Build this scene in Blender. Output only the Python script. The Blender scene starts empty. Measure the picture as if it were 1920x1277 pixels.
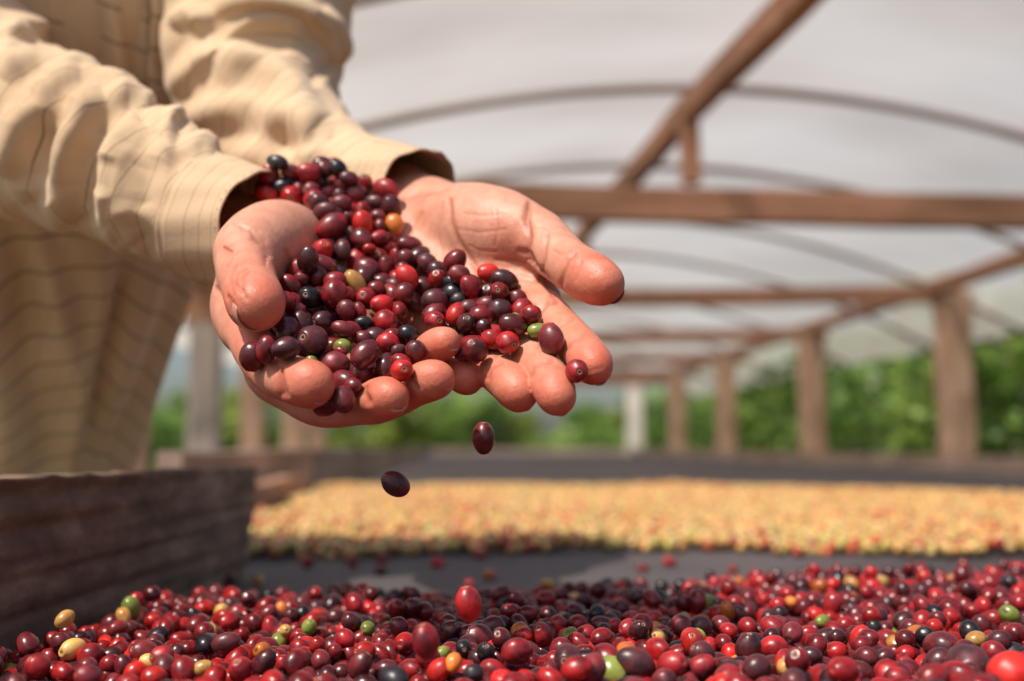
import bpy, bmesh, math, random
import numpy as np
from mathutils import Vector, Matrix, Quaternion

rng = np.random.default_rng(7)
random.seed(7)
scene = bpy.context.scene
COL = scene.collection

# ------------------------------------------------------------------ camera
F = 1867.0                                  # focal length in photo pixels (1920 wide)
CAM = Vector((0.0, 0.0, 1.0))
YAW, PITCH = math.radians(-3.37), math.radians(6.02)
cam_data = bpy.data.cameras.new("camera")
cam = bpy.data.objects.new("camera", cam_data)
COL.objects.link(cam)
cam.location = CAM
cam.rotation_euler = (math.pi / 2 + PITCH, 0, YAW)
cam_data.sensor_width = 36
cam_data.lens = 36 * F / 1920
cam_data.clip_start = 0.02
cam_data.clip_end = 500
cam_data.dof.use_dof = True
cam_data.dof.focus_distance = 0.452
cam_data.dof.aperture_fstop = 4.0
scene.camera = cam

# ------------------------------------------------------------------ light
SUN_DIR = Vector((-0.50, -0.47, 1.04)).normalized()      # towards the sun
el = math.asin(SUN_DIR.z)
az = math.atan2(SUN_DIR.x, SUN_DIR.y)
world = bpy.data.worlds.new("World")
scene.world = world
world.use_nodes = True
wn = world.node_tree
sky = wn.nodes.new("ShaderNodeTexSky")
sky.sky_type = 'NISHITA'
sky.sun_disc = False
sky.sun_elevation = el
sky.sun_rotation = az
sky.dust_density = 3.0
sky.air_density = 1.0
wn.links.new(sky.outputs[0], wn.nodes["Background"].inputs[0])
wn.nodes["Background"].inputs[1].default_value = 0.12
sun_data = bpy.data.lights.new("sun", 'SUN')
sun_data.energy = 4.8
sun_data.angle = math.radians(0.5)
sun_data.color = (1.0, 0.93, 0.82)
sun = bpy.data.objects.new("sun", sun_data)
sun.rotation_euler = (-SUN_DIR).to_track_quat('-Z', 'Y').to_euler()
COL.objects.link(sun)
scene.view_settings.view_transform = 'Standard'
scene.view_settings.look = 'None'
scene.view_settings.exposure = 0.0
scene.view_settings.gamma = 1.0
scene.cycles.max_bounces = 8
scene.cycles.transparent_max_bounces = 12
scene.cycles.use_denoising = True
scene.cycles.sample_clamp_indirect = 6.0

# ------------------------------------------------------------------ helpers
_R = cam.rotation_euler.to_matrix()


def ray(px, py):
    return _R @ Vector(((px - 960) / F, (638.5 - py) / F, -1.0))


def P(px, py, Y):
    """the world point seen at photo pixel (px, py) that lies Y metres along the shelter"""
    r = ray(px, py)
    return CAM + r * (Y / r.y)


SKIN_CAM = np.array(CAM)
RT = np.array(_R.transposed())


def proj(V):
    """world points -> photo pixels and depth"""
    C = (V - SKIN_CAM) @ RT.T
    return 960 + F * C[:, 0] / -C[:, 2], 638.5 - F * C[:, 1] / -C[:, 2], -C[:, 2]


def link(o, parent=None):
    COL.objects.link(o)
    if parent is not None:
        o.parent = parent
    return o


def tag(o, label=None, cat=None, group=None, kind=None):
    if label: o["label"] = label
    if cat: o["category"] = cat
    if group: o["group"] = group
    if kind: o["kind"] = kind
    return o


def empty(name, loc=(0, 0, 0)):
    o = bpy.data.objects.new(name, None)
    o.empty_display_size = 0.05
    o.location = loc
    return link(o)


def mesh_np(name, V, Fc, smooth=True, mat=None, col=None):
    """V (n,3), Fc (m,k) arrays -> mesh data"""
    V = np.asarray(V, np.float32)
    me = bpy.data.meshes.new(name)
    if isinstance(Fc, np.ndarray):
        groups = [Fc]
    else:
        groups = [g for g in Fc if len(g)]
    idx = np.concatenate([g.ravel() for g in groups]).astype(np.int32)
    tot = np.concatenate([np.full(len(g), g.shape[1], np.int32) for g in groups])
    start = np.concatenate([[0], np.cumsum(tot)[:-1]]).astype(np.int32)
    me.vertices.add(len(V)); me.vertices.foreach_set("co", V.ravel())
    me.loops.add(len(idx)); me.loops.foreach_set("vertex_index", idx)
    me.polygons.add(len(tot))
    me.polygons.foreach_set("loop_start", start)
    me.polygons.foreach_set("loop_total", tot)
    if smooth:
        me.polygons.foreach_set("use_smooth", np.ones(len(tot), bool))
    me.update(calc_edges=True)
    if col is not None:
        for nm, arr in col.items():
            a = me.attributes.new(nm, 'FLOAT_COLOR' if arr.ndim == 2 else 'FLOAT', 'POINT')
            if arr.ndim == 2:
                if arr.shape[1] == 3:
                    arr = np.concatenate([arr, np.ones((len(arr), 1))], 1)
                a.data.foreach_set("color", arr.astype(np.float32).ravel())
            else:
                a.data.foreach_set("value", arr.astype(np.float32))
    if mat: me.materials.append(mat)
    return me


def obj(name, me, parent=None, loc=None):
    o = bpy.data.objects.new(name, me)
    if loc is not None: o.location = loc
    return link(o, parent)


def bm_obj(name, bm, mat, parent=None, smooth=False, loc=None):
    me = bpy.data.meshes.new(name)
    bm.normal_update()
    bm.to_mesh(me); bm.free()
    if smooth:
        for p in me.polygons: p.use_smooth = True
    me.materials.append(mat)
    return obj(name, me, parent, loc)


def add_beam(bm, a, b, w, h, up=(0, 0, 1), segs=1, jit=0.0, bev=0.004):
    """timber from a to b, w across, h along up; slightly uneven, bevelled"""
    a, b, up = Vector(a), Vector(b), Vector(up)
    d = (b - a).normalized()
    s = d.cross(up).normalized(); u = s.cross(d).normalized()
    rings = []
    for i in range(segs + 1):
        t = i / segs
        c = a.lerp(b, t) + s * random.uniform(-jit, jit) + u * random.uniform(-jit, jit)
        ring = []
        hw, hh = w / 2 * (1 + random.uniform(-1, 1) * jit * 4), h / 2 * (1 + random.uniform(-1, 1) * jit * 4)
        for (x, y) in ((-hw + bev, -hh), (hw - bev, -hh), (hw, -hh + bev), (hw, hh - bev),
                       (hw - bev, hh), (-hw + bev, hh), (-hw, hh - bev), (-hw, -hh + bev)):
            ring.append(bm.verts.new(c + s * x + u * y))
        rings.append(ring)
    n = 8
    for r0, r1 in zip(rings, rings[1:]):
        for k in range(n):
            bm.faces.new((r0[k], r0[(k + 1) % n], r1[(k + 1) % n], r1[k]))
    bm.faces.new(list(reversed(rings[0]))); bm.faces.new(rings[-1])


def add_tube(bm, pts, rad, n=10):
    pts = [Vector(p) for p in pts]
    if not hasattr(rad, '__len__'): rad = [rad] * len(pts)
    rings = []
    up = Vector((0.13, 0.2, 1))
    for i, p in enumerate(pts):
        d = (pts[min(i + 1, len(pts) - 1)] - pts[max(i - 1, 0)]).normalized()
        s = d.cross(up).normalized(); u = s.cross(d)
        rings.append([bm.verts.new(p + (s * math.cos(2 * math.pi * k / n) + u * math.sin(2 * math.pi * k / n)) * rad[i]) for k in range(n)])
    for r0, r1 in zip(rings, rings[1:]):
        for k in range(n):
            bm.faces.new((r0[k], r0[(k + 1) % n], r1[(k + 1) % n], r1[k]))
    bm.faces.new(list(reversed(rings[0]))); bm.faces.new(rings[-1])


# ------------------------------------------------------------------ materials
def new_mat(name):
    m = bpy.data.materials.new(name)
    m.use_nodes = True
    return m, m.node_tree.nodes, m.node_tree.links, m.node_tree.nodes["Principled BSDF"]


def node(nt_nodes, kind, **kw):
    n = nt_nodes.new(kind)
    for k, v in kw.items():
        if k in n.inputs.keys():
            n.inputs[k].default_value = v
        else:
            setattr(n, k, v)
    return n


def ramp(N, L, fac, stops):
    r = N.new("ShaderNodeValToRGB")
    e = r.color_ramp.elements
    e[0].position, e[0].color = stops[0][0], (*stops[0][1], 1)
    e[1].position, e[1].color = stops[-1][0], (*stops[-1][1], 1)
    for p, c in stops[1:-1]:
        x = e.new(p); x.color = (*c, 1)
    L.new(fac, r.inputs[0])
    return r.outputs[0]


def bump(N, L, B, h, dist, strength=1.0, prev=None):
    b = N.new("ShaderNodeBump")
    b.inputs["Strength"].default_value = strength
    b.inputs["Distance"].default_value = dist
    L.new(h, b.inputs["Height"])
    if prev is not None: L.new(prev, b.inputs["Normal"])
    L.new(b.outputs[0], B.inputs["Normal"])
    return b.outputs[0]


def wood_mat(name, c1, c2, c3, axis=(1, 12, 12), scale=3.0, rough=0.85):
    m, N, L, B = new_mat(name)
    tc = N.new("ShaderNodeTexCoord"); mp = N.new("ShaderNodeMapping")
    mp.inputs["Scale"].default_value = axis
    L.new(tc.outputs["Object"], mp.inputs[0])
    n1 = node(N, "ShaderNodeTexNoise", Scale=scale, Detail=8.0, Roughness=0.65)
    L.new(mp.outputs[0], n1.inputs["Vector"])
    n2 = node(N, "ShaderNodeTexNoise", Scale=2.3, Detail=4.0)
    L.new(tc.outputs["Object"], n2.inputs["Vector"])
    c = ramp(N, L, n1.outputs[0], [(0.3, c1), (0.52, c2), (0.72, c3)])
    mx = N.new("ShaderNodeMix"); mx.data_type = 'RGBA'; mx.blend_type = 'MULTIPLY'
    mx.inputs[0].default_value = 0.55
    L.new(c, mx.inputs[6])
    L.new(ramp(N, L, n2.outputs[0], [(0.35, (.45, .42, .4)), (0.65, (1.1, 1.05, 1))]), mx.inputs[7])
    L.new(mx.outputs[2], B.inputs["Base Color"])
    B.inputs["Roughness"].default_value = rough
    bump(N, L, B, n1.outputs[0], 0.004, 0.6)
    return m


M = {}
M['post_wood'] = wood_mat('post_wood', (.40, .22, .15), (.62, .41, .30), (.78, .58, .47), (10, 10, 1.0))
M['beam_wood'] = wood_mat('beam_wood', (.28, .14, .085), (.42, .22, .14), (.55, .32, .22), (1, 10, 10))
M['weathered_wood'] = wood_mat('weathered_wood', (.10, .062, .042), (.25, .16, .11), (.46, .32, .235), (6, 5, 12), 3.4)
M['grey_wood'] = wood_mat('grey_wood', (.34, .30, .28), (.50, .44, .41), (.62, .56, .53), (10, 10, 1.0))
M['plank_wood'] = wood_mat('plank_wood', (.22, .15, .12), (.36, .26, .21), (.50, .38, .32), (10, 1, 10))
M['orange_wood'] = wood_mat('orange_wood', (.30, .16, .10), (.45, .25, .16), (.58, .36, .25), (10, 1, 10))
M['white_paint'] = wood_mat('white_paint', (.66, .60, .55), (.76, .71, .66), (.82, .79, .75), (8, 8, 1))


def pipe_mat():
    m, N, L, B = new_mat('pipe_metal')
    B.inputs["Base Color"].default_value = (.33, .27, .25, 1)
    B.inputs["Roughness"].default_value = .55
    B.inputs["Metallic"].default_value = .2
    n = node(N, "ShaderNodeTexNoise", Scale=6.0, Detail=5.0)
    L.new(ramp(N, L, n.outputs[0], [(0.35, (.25, .17, .14)), (.6, (.38, .33, .32))]), B.inputs["Base Color"])
    return m


M['pipe'] = pipe_mat()


def film_mat():
    m = bpy.data.materials.new('plastic_film'); m.use_nodes = True
    N, L = m.node_tree.nodes, m.node_tree.links
    N.clear()
    out = N.new("ShaderNodeOutputMaterial")
    tc = N.new("ShaderNodeTexCoord"); mp = N.new("ShaderNodeMapping")
    mp.inputs["Scale"].default_value = (0.5, 1.1, 1)
    mp.inputs["Rotation"].default_value = (0, 0, .3)
    L.new(tc.outputs["Object"], mp.inputs[0])
    n = node(N, "ShaderNodeTexNoise", Scale=1.3, Detail=5.0, Roughness=.5)
    L.new(mp.outputs[0], n.inputs["Vector"])
    c = ramp(N, L, n.outputs[0], [(0.34, (.74, .66, .59)), (.5, (.88, .81, .74)), (.66, (.95, .91, .86))])
    tr = N.new("ShaderNodeBsdfTranslucent"); df = N.new("ShaderNodeBsdfDiffuse"); tp = N.new("ShaderNodeBsdfTransparent")
    tp.inputs[0].default_value = (.93, .87, .79, 1)
    L.new(c, tr.inputs[0]); L.new(c, df.inputs[0])
    m1 = N.new("ShaderNodeMixShader"); m1.inputs[0].default_value = .45
    L.new(tr.outputs[0], m1.inputs[1]); L.new(df.outputs[0], m1.inputs[2])
    m2 = N.new("ShaderNodeMixShader"); m2.inputs[0].default_value = .36
    L.new(m1.outputs[0], m2.inputs[1]); L.new(tp.outputs[0], m2.inputs[2])
    L.new(m2.outputs[0], out.inputs[0])
    return m


M['film'] = film_mat()


def ground_mat():
    m, N, L, B = new_mat('ground_soil')
    tc = N.new("ShaderNodeTexCoord")
    n = node(N, "ShaderNodeTexNoise", Scale=.8, Detail=9.0)
    L.new(tc.outputs["Object"], n.inputs["Vector"])
    L.new(ramp(N, L, n.outputs[0], [(.35, (.07, .11, .03)), (.5, (.16, .13, .08)), (.65, (.24, .17, .11))]), B.inputs["Base Color"])
    B.inputs["Roughness"].default_value = .95
    return m


M['ground'] = ground_mat()


def mesh_cloth_mat():
    m, N, L, B = new_mat('shade_mesh')
    tc = N.new("ShaderNodeTexCoord")
    n = node(N, "ShaderNodeTexNoise", Scale=3.0, Detail=6.0)
    L.new(tc.outputs["Object"], n.inputs["Vector"])
    L.new(ramp(N, L, n.outputs[0], [(.35, (.040, .034, .037)), (.65, (.095, .078, .078))]), B.inputs["Base Color"])
    B.inputs["Roughness"].default_value = .7
    w = node(N, "ShaderNodeTexChecker", Scale=700.0)
    L.new(tc.outputs["Object"], w.inputs["Vector"])
    bump(N, L, B, w.outputs["Fac"], .0006, .6)
    return m


M['mesh'] = mesh_cloth_mat()
# ------------------------------------------------------------------ ground, shelter
def sheet(name, x0, x1, y0, y1, z, mat, nx=1, ny=1, wob=0.0):
    xs = np.linspace(x0, x1, nx + 1); ys = np.linspace(y0, y1, ny + 1)
    X, Y = np.meshgrid(xs, ys)
    Z = np.full_like(X, z) + wob * np.sin(X * 3.1 + 1) * np.sin(Y * 2.3)
    V = np.stack([X, Y, Z], -1).reshape(-1, 3)
    i = np.arange((nx + 1) * (ny + 1)).reshape(ny + 1, nx + 1)
    Fc = np.stack([i[:-1, :-1], i[:-1, 1:], i[1:, 1:], i[1:, :-1]], -1).reshape(-1, 4)
    return obj(name, mesh_np(name, V, Fc, mat=mat))


tag(sheet('ground', -150, 150, -60, 240, 0, M['ground'], 20, 20), kind='structure')

APX = 0.85                                   # ridge of the roof lies right of the camera


def roof_h(x):
    dx = x - APX
    return 1.0 + 1.225 - 0.12 * dx * dx


# film roof
sheet_x = np.linspace(-1.55, 3.12, 60)
sheet_y = np.linspace(2.12, 12.62, 60)
X, Y = np.meshgrid(sheet_x, sheet_y)
Z = roof_h(X) + .022 + .010 * np.cos(2 * np.pi * (Y - 3.25) / .975) + .006 * np.sin(X * 9 + Y * 4)
V = np.stack([X, Y, Z], -1).reshape(-1, 3)
ii = np.arange(X.size).reshape(X.shape)
Fc = np.stack([ii[:-1, :-1], ii[:-1, 1:], ii[1:, 1:], ii[1:, :-1]], -1).reshape(-1, 4)
roof = obj('roof_film', mesh_np('roof_film', V, Fc, mat=M['film']))
tag(roof, 'milky translucent plastic film stretched over the arched pipes of the drying shelter', 'roof')

# arched pipes
for k, y in enumerate([2.33, 3.25, 4.2, 5.2, 6.2, 7.6, 9.1, 11.0, 12.55]):
    bm = bmesh.new()
    xs = np.linspace(-1.4, 3.1, 40)
    add_tube(bm, [(x, y, roof_h(x) - .012) for x in xs], 0.017 if k else .015, 8)
    o = bm_obj('roof_arch', bm, M['pipe'], smooth=True)
    tag(o, [
        'nearest roof arch, only a short dark piece showing at the top edge beside the sleeve',
        'long shallow roof arch passing over the tall king post near the top',
        'dark low roof arch seen just above the big horizontal tie beam',
        'grey roof arch dropping from behind the big tie beam to the nearest right post',
        'fainter grey roof arch between the nearest and second right posts',
        'thin roof arch just beyond the second right post',
        'roof arch over the third right post', 'thin roof arch over the fourth right post',
        'last roof arch at the far open end of the shelter'][k], 'roof arch', 'arched pipes of the roof')

# tie beams, king posts, ridge, eaves
ties = [3.25, 5.2, 7.15, 9.1, 11.05, 12.5]
tl = ['thick brown horizontal tie beam at the height of the open palm',
      'brown tie beam joining the head of the nearest right post', 'thin tie beam at the second right post',
      'thin tie beam at the third right post', 'thin tie beam at the fourth right post',
      'last tie beam at the far open end, beyond the fourth right post']
for k, y in enumerate(ties):
    bm = bmesh.new()
    zz = 1.0 + (.80 if k == 0 else .82)
    add_beam(bm, (-1.2, y, zz + (.02 if k == 0 else -.08)), (2.75, y + .02, zz - (.005 if k == 0 else 0)), .07, .112 if k == 0 else .092, segs=12, jit=.004)
    tag(bm_obj('tie_beam', bm, M['beam_wood']), tl[k], 'beam', 'tie beams of the shelter')
kl = ['short vertical king post standing on the big tie beam under the ridge pole',
      'stubby dark king post hanging in view just under the big tie beam',
      'small king post on the tie beam of the second right post', 'small king post on the tie beam of the third right post']
for k, y in enumerate(ties[:4]):
    bm = bmesh.new()
    x = [.795, .69, .66, .62][k]
    add_beam(bm, (x + .0, y, 1.0 + .82 + .06), (x, y, 1.0 + 1.15), .06, .06, up=(0, 1, 0), segs=3, jit=.003)
    tag(bm_obj('king_post', bm, M['beam_wood']), kl[k], 'post', 'king posts under the ridge pole')
bm = bmesh.new()
add_beam(bm, (.90, 1.9, 2.12), (.80, 3.19, 2.135), .065, .085, segs=5, jit=.003)
add_beam(bm, (.80, 3.19, 2.135), (.69, 5.2, 2.13), .065, .085, segs=8, jit=.003)
add_beam(bm, (.69, 5.2, 2.13), (.60, 12, 2.12), .065, .085, segs=10, jit=.003)
tag(bm_obj('ridge_pole', bm, M['beam_wood']), 'brown ridge pole running diagonally down from the top edge to the tie beam', 'beam')
for hz, x, lab in ((1.855, 2.60, 'brown eave beam along the heads of the right posts'), (1.74, -1.12, 'brown eave beam along the left posts behind the person')):
    bm = bmesh.new()
    add_beam(bm, (x, 2.3, hz), (x, 12.6, hz), .08, .07, segs=16, jit=.004)
    tag(bm_obj('eave_beam', bm, M['beam_wood']), lab, 'beam', 'eave beams')


def post(x, y, w, mat, label, top=1.82, lean=0.0, group='posts carrying the roof'):
    root = empty('roof_post', (x, y, 0)); tag(root, label, 'post', group)
    bm = bmesh.new(); add_beam(bm, (0, 0, 0), (lean, 0, top), w, w * .85, up=(0, 1, 0), segs=10, jit=.006, bev=.012)
    bm_obj('shaft', bm, mat, root)
    bm = bmesh.new(); add_beam(bm, (lean - .004, -.03, top - .16), (lean - .004, -.03, top + .05), w * 1.22, .05, up=(0, 1, 0), segs=2, jit=.003)
    bm_obj('bracket', bm, M['orange_wood'], root)
    return root


for x, y, w, mt, lb in [
        (2.69, 5.2, .155, 'post_wood', 'widest right post, nearest the camera, at the right edge in front of the trees'),
        (2.62, 7.15, .16, 'post_wood', 'second right post, thick pale brown timber with an orange head'),
        (2.52, 9.1, .16, 'post_wood', 'third right post, darker brown'),
        (2.50, 11.05, .17, 'post_wood', 'fourth right post, pale pinkish brown'),
        (-1.10, 3.5, .11, 'post_wood', 'pinkish left post right beside the hem of the shirt'),
        (-1.10, 4.5, .135, 'grey_wood', 'grey left post standing alone between the shirt and the hands'),
        (-1.10, 5.55, .12, 'post_wood', 'brown left post under the cuffed right hand, left of the twin posts'),
        (-1.08, 6.9, .15, 'post_wood', 'left one of the twin posts under the curled fingers'),
        (-1.06, 7.9, .13, 'post_wood', 'right one of the twin posts under the curled fingers')]:
    post(x, y, w, M[mt], lb, top=1.82 if x > 0 else 1.71)
post(2.42, 13.2, .19, M['white_paint'], 'whitewashed pale post right of the fingertips', top=1.86)

# ------------------------------------------------------------------ the raised drying bed
ZB = 1.0 - .118                               # top of the black mesh
bed = empty('drying_bed', (0.5, 0.1, 0)); tag(bed, 'long raised drying bed covered in black shade mesh, cherries spread on it', 'drying bed')
BX, BY = 0.5, 0.1


def bsheet():
    xs = np.linspace(0, 1, 60); ys = np.linspace(.12, 14.2, 400)
    X, Y = np.meshgrid(xs, ys)
    left = np.interp(Y, [.12, .53, .93, 1.10, 1.42, 4.9, 14.2], [-.335, -.285, -.225, -.245, -.385, -.34, -.36])
    X = left + X * (2.355 - left)
    Z = ZB + .004 * np.sin(X * 5 + Y) * np.sin(Y * 2.1) - .0
    V = np.stack([X - BX, Y - BY, Z], -1).reshape(-1, 3)
    i = np.arange(X.size).reshape(X.shape)
    Fc = np.stack([i[:-1, :-1], i[:-1, 1:], i[1:, 1:], i[1:, :-1]], -1).reshape(-1, 4)
    return mesh_np('mesh_sheet', V, Fc, mat=M['mesh'])


obj('mesh_sheet', bsheet(), bed)


def bedbeam(name, a, b, w, h, mat, segs=10, jit=.003):
    bm = bmesh.new()
    off = Vector((BX, BY, 0))
    add_beam(bm, Vector(a) - off, Vector(b) - off, w, h, segs=segs, jit=jit, bev=.003)
    return bm_obj(name, bm, mat, bed)


bedbeam('side_board', (2.37, .1, .905), (2.37, 14.2, .905), .035, .10, M['plank_wood'], 30, .004)
bedbeam('end_board', (-.4, 14.2, .905), (2.37, 14.2, .905), .035, .10, M['plank_wood'], 12, .004)
bedbeam('side_board', (-.39, 1.42, .935), (-.33, 4.9, .93), .035, .115, M['plank_wood'], 14, .004)
bedbeam('side_board', (-.36, 5.0, .925), (-.36, 14.2, .92), .035, .10, M['plank_wood'], 20, .004)
bedbeam('rail_block', (-.35, 1.62, .915), (-.33, 2.15, .915), .045, .045, M['orange_wood'], 4, .003)
for y in (.3, 1.8, 3.6, 5.6, 8, 10.5, 13):
    for x in (-.35 if y > 1 else -.29, 2.3):
        bedbeam('bed_leg', (x, y, 0), (x, y, ZB - .03), .07, .07, M['plank_wood'], 3, .003)
    bedbeam('cross_rail', (-.38 if y > 1 else -.31, y + .04, ZB - .035), (2.34, y + .04, ZB - .035), .05, .05, M['plank_wood'], 6, .003)


def near_board():
    """old rough plank along the near left edge: real grain ridges, chips and a ragged top"""
    a0, a1 = P(-420, 1420, .40), P(0, 1205, .53)
    d = Vector((P(470, 1048, .93).x - P(0, 1205, .53).x, .40, 0)).normalized()
    start = Vector((P(0, 1205, .53).x, .53, 0)) - d * .45
    L_ = .45 + .415
    nx, nz = 340, 56
    us = np.linspace(0, L_, nx); vs = np.linspace(0, 1, nz)
    U, W = np.meshgrid(us, vs)
    h0, h1 = ZB - .012, 1.0 - .0165
    topn = np.interp(us, np.linspace(0, L_, 60), rng.normal(0, .0010, 60))
    slope = np.interp(us, [0, .45, L_], [.0035, .0, -.0045])
    top = h1 + topn + slope
    Z = h0 + (top[None, :] - h0) * W
    # grain: 1-D noise in height, slowly drifting with length
    gz = np.zeros_like(Z)
    for k in range(26):
        f = rng.uniform(60, 900); a = .00038 * (120 / (f + 60)); ph = rng.uniform(0, 6.28)
        gz += a * np.sin(f * (Z + .004 * np.sin(U * rng.uniform(4, 12) + ph)) + ph)
    for (u0, z0, ru, rz, dp) in [(.50, .955, .10, .006, .004), (.62, .930, .16, .003, .003), (.55, .91, .2, .003, .003),
                                 (.40, .975, .12, .006, .005), (.75, .945, .1, .004, .002), (.58, .972, .05, .005, .004)]:
        gz -= dp * np.exp(-((U - u0) / ru) ** 2 - ((Z - z0) / rz) ** 2)
    chips = np.interp(us, np.linspace(0, L_, 45), rng.random(45)) ** 3 * .006
    gz -= chips[None, :] * np.clip((W - .8) / .2, 0, 1)
    gz += rng.normal(0, .00018, gz.shape)
    nrm = Vector((d.y, -d.x, 0))
    off = gz
    rag = .035 * (1 - W) ** 1.5 + .004 * np.sin(W * 17) + .003 * np.sin(W * 41 + 1)
    U = U - rag * np.clip((U - (L_ - .12)) / .12, 0, 1)
    Xw = start.x + d.x * U + nrm.x * off
    Yw = start.y + d.y * U + nrm.y * off
    Vf = np.stack([Xw, Yw, Z], -1)
    t = .030
    back = np.stack([start.x + d.x * U - nrm.x * (t + 0 * U), start.y + d.y * U - nrm.y * (t + 0 * U), Z], -1)
    V = np.concatenate([Vf.reshape(-1, 3), back.reshape(-1, 3)])
    V[:, 0] -= BX; V[:, 1] -= BY
    i = np.arange(nx * nz).reshape(nz, nx); j = i + nx * nz
    q = lambda a, b, c, e: np.stack([a, b, c, e], -1).reshape(-1, 4)
    Fs = [q(i[:-1, :-1], i[:-1, 1:], i[1:, 1:], i[1:, :-1]), q(j[:-1, 1:], j[:-1, :-1], j[1:, :-1], j[1:, 1:]),
          q(i[-1, :-1], i[-1, 1:], j[-1, 1:], j[-1, :-1]), q(i[0, 1:], i[0, :-1], j[0, :-1], j[0, 1:]),
          q(i[:-1, -1], j[:-1, -1], j[1:, -1], i[1:, -1]), q(j[:-1, 0], i[:-1, 0], i[1:, 0], j[1:, 0])]
    o = obj('side_board', mesh_np('side_board', V, np.concatenate(Fs), mat=M['weathered_wood']), bed)
    o['label'] = 'dark weathered rough side board at the near left corner'


near_board()
# ------------------------------------------------------------------ trees and shrubs beyond the bed
def leaf_mat(name, c1, c2, c3):
    m, N, L, B = new_mat(name)
    a = node(N, "ShaderNodeAttribute", attribute_name='hue')
    L.new(ramp(N, L, a.outputs["Fac"], [(0, c1), (.5, c2), (1, c3)]), B.inputs["Base Color"])
    B.inputs["Roughness"].default_value = .45
    B.inputs["Transmission Weight"].default_value = 0
    N2 = N.new("ShaderNodeBsdfTranslucent"); L.new(ramp(N, L, a.outputs["Fac"], [(0, c2), (1, tuple(min(1, v * 2.2) for v in c3))]), N2.inputs[0])
    mx = N.new("ShaderNodeMixShader"); mx.inputs[0].default_value = .35
    L.new(B.outputs[0], mx.inputs[1]); L.new(N2.outputs[0], mx.inputs[2]); L.new(mx.outputs[0], N["Material Output"].inputs[0])
    return m


M['leaf'] = leaf_mat('leaves', (.07, .14, .03), (.16, .28, .055), (.36, .48, .12))
M['leaf2'] = leaf_mat('leaves_yellowish', (.09, .13, .03), (.20, .28, .05), (.42, .46, .10))
M['bark'] = wood_mat('bark', (.10, .075, .06), (.22, .17, .14), (.40, .33, .28), (6, 6, 1))
BARK_PALE = wood_mat('pale_bark', (.22, .17, .14), (.38, .31, .27), (.55, .48, .42), (6, 6, 1))


def crown_mesh(seed, h, rad, n, leaf, dense=1.0):
    r = np.random.default_rng(seed)
    nc = 26
    cen = np.stack([r.normal(0, rad * .42, nc), r.normal(0, rad * .42, nc), r.uniform(.22 * h, .92 * h, nc)], -1)
    cr = r.uniform(.22, .45, nc) * rad * (1.15 - .45 * cen[:, 2] / h)
    k = r.integers(nc, size=n)
    d = r.normal(size=(n, 3)); d /= np.linalg.norm(d, axis=1, keepdims=True)
    p = cen[k] + d * (cr[k] * r.uniform(.45, 1.08, n) ** .5)[:, None]
    ax = d + r.normal(0, .6, (n, 3)) + [0, 0, .2]; ax /= np.linalg.norm(ax, axis=1, keepdims=True)
    sd = np.cross(ax, r.normal(size=(n, 3))); sd /= np.linalg.norm(sd, axis=1, keepdims=True)
    up = np.cross(ax, sd)
    s = leaf * r.uniform(.6, 1.3, n)[:, None]
    V = np.stack([p - ax * s, p + sd * s * .42 - up * s * .1, p + ax * s, p - sd * s * .42 - up * s * .1], 1).reshape(-1, 3)
    hue = np.clip(r.normal(.38, .22, nc)[k] + r.normal(0, .15, n), 0, 1)
    return mesh_np('crown', V, np.arange(n * 4).reshape(n, 4), smooth=False, mat=M['leaf'], col={'hue': np.repeat(hue, 4)})


CROWNS = [crown_mesh(20 + k, 1.0, r_, 5200, .035) for k, r_ in enumerate([.50, .42, .58, .46])]
trunk_me = []
for k in range(3):
    bm = bmesh.new(); r = random.Random(k)
    pts = [(0, 0, 0)]
    for j in range(6): pts.append((pts[-1][0] + r.uniform(-.03, .03), pts[-1][1] + r.uniform(-.03, .03), (j + 1) * .12))
    add_tube(bm, pts, [.028, .024, .021, .018, .015, .012, .008], 8)
    for j in range(5):
        b = pts[2 + j % 4]; a = r.uniform(0, 6.28)
        add_tube(bm, [b, (b[0] + .12 * math.cos(a), b[1] + .12 * math.sin(a), b[2] + .12), (b[0] + .25 * math.cos(a), b[1] + .25 * math.sin(a), b[2] + .28)], [.012, .009, .004], 6)
    me = bpy.data.meshes.new('trunk'); bm.to_mesh(me); bm.free(); me.materials.append(M['bark']); trunk_me.append(me)
TREES = []
tr = random.Random(5)
for k in range(9):                                   # right side row, running along the shelter
    TREES.append((4.6 + tr.uniform(-.3, .5), 4.6 + k * 1.35 + tr.uniform(-.3, .3), 2.05 + tr.uniform(-.15, .35), 0))
for k in range(7):                                   # second right row
    TREES.append((6.9 + tr.uniform(-.4, .4), 7.2 + k * 2.1, 2.7 + tr.uniform(-.2, .5), 1))
for k in range(13):                                  # across the far end
    TREES.append((-9.5 + k * 1.55 + tr.uniform(-.4, .4), 24.0 + tr.uniform(-1.2, 1.2), 2.05 + tr.uniform(-.2, .35), 2))
for k in range(7):                                   # left side
    TREES.append((-4.2 + tr.uniform(-.6, .4) - k * .3, 7.5 + k * 2.1, 1.75 + tr.uniform(-.2, .25), 3))
TL = ['leafy green shrub in the row right of the shelter, {}', 'taller tree behind the right hand row of shrubs, {}',
      'leafy green bush beyond the far end of the shelter, {}', 'green bush left of the shelter behind the left posts, {}']
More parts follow.
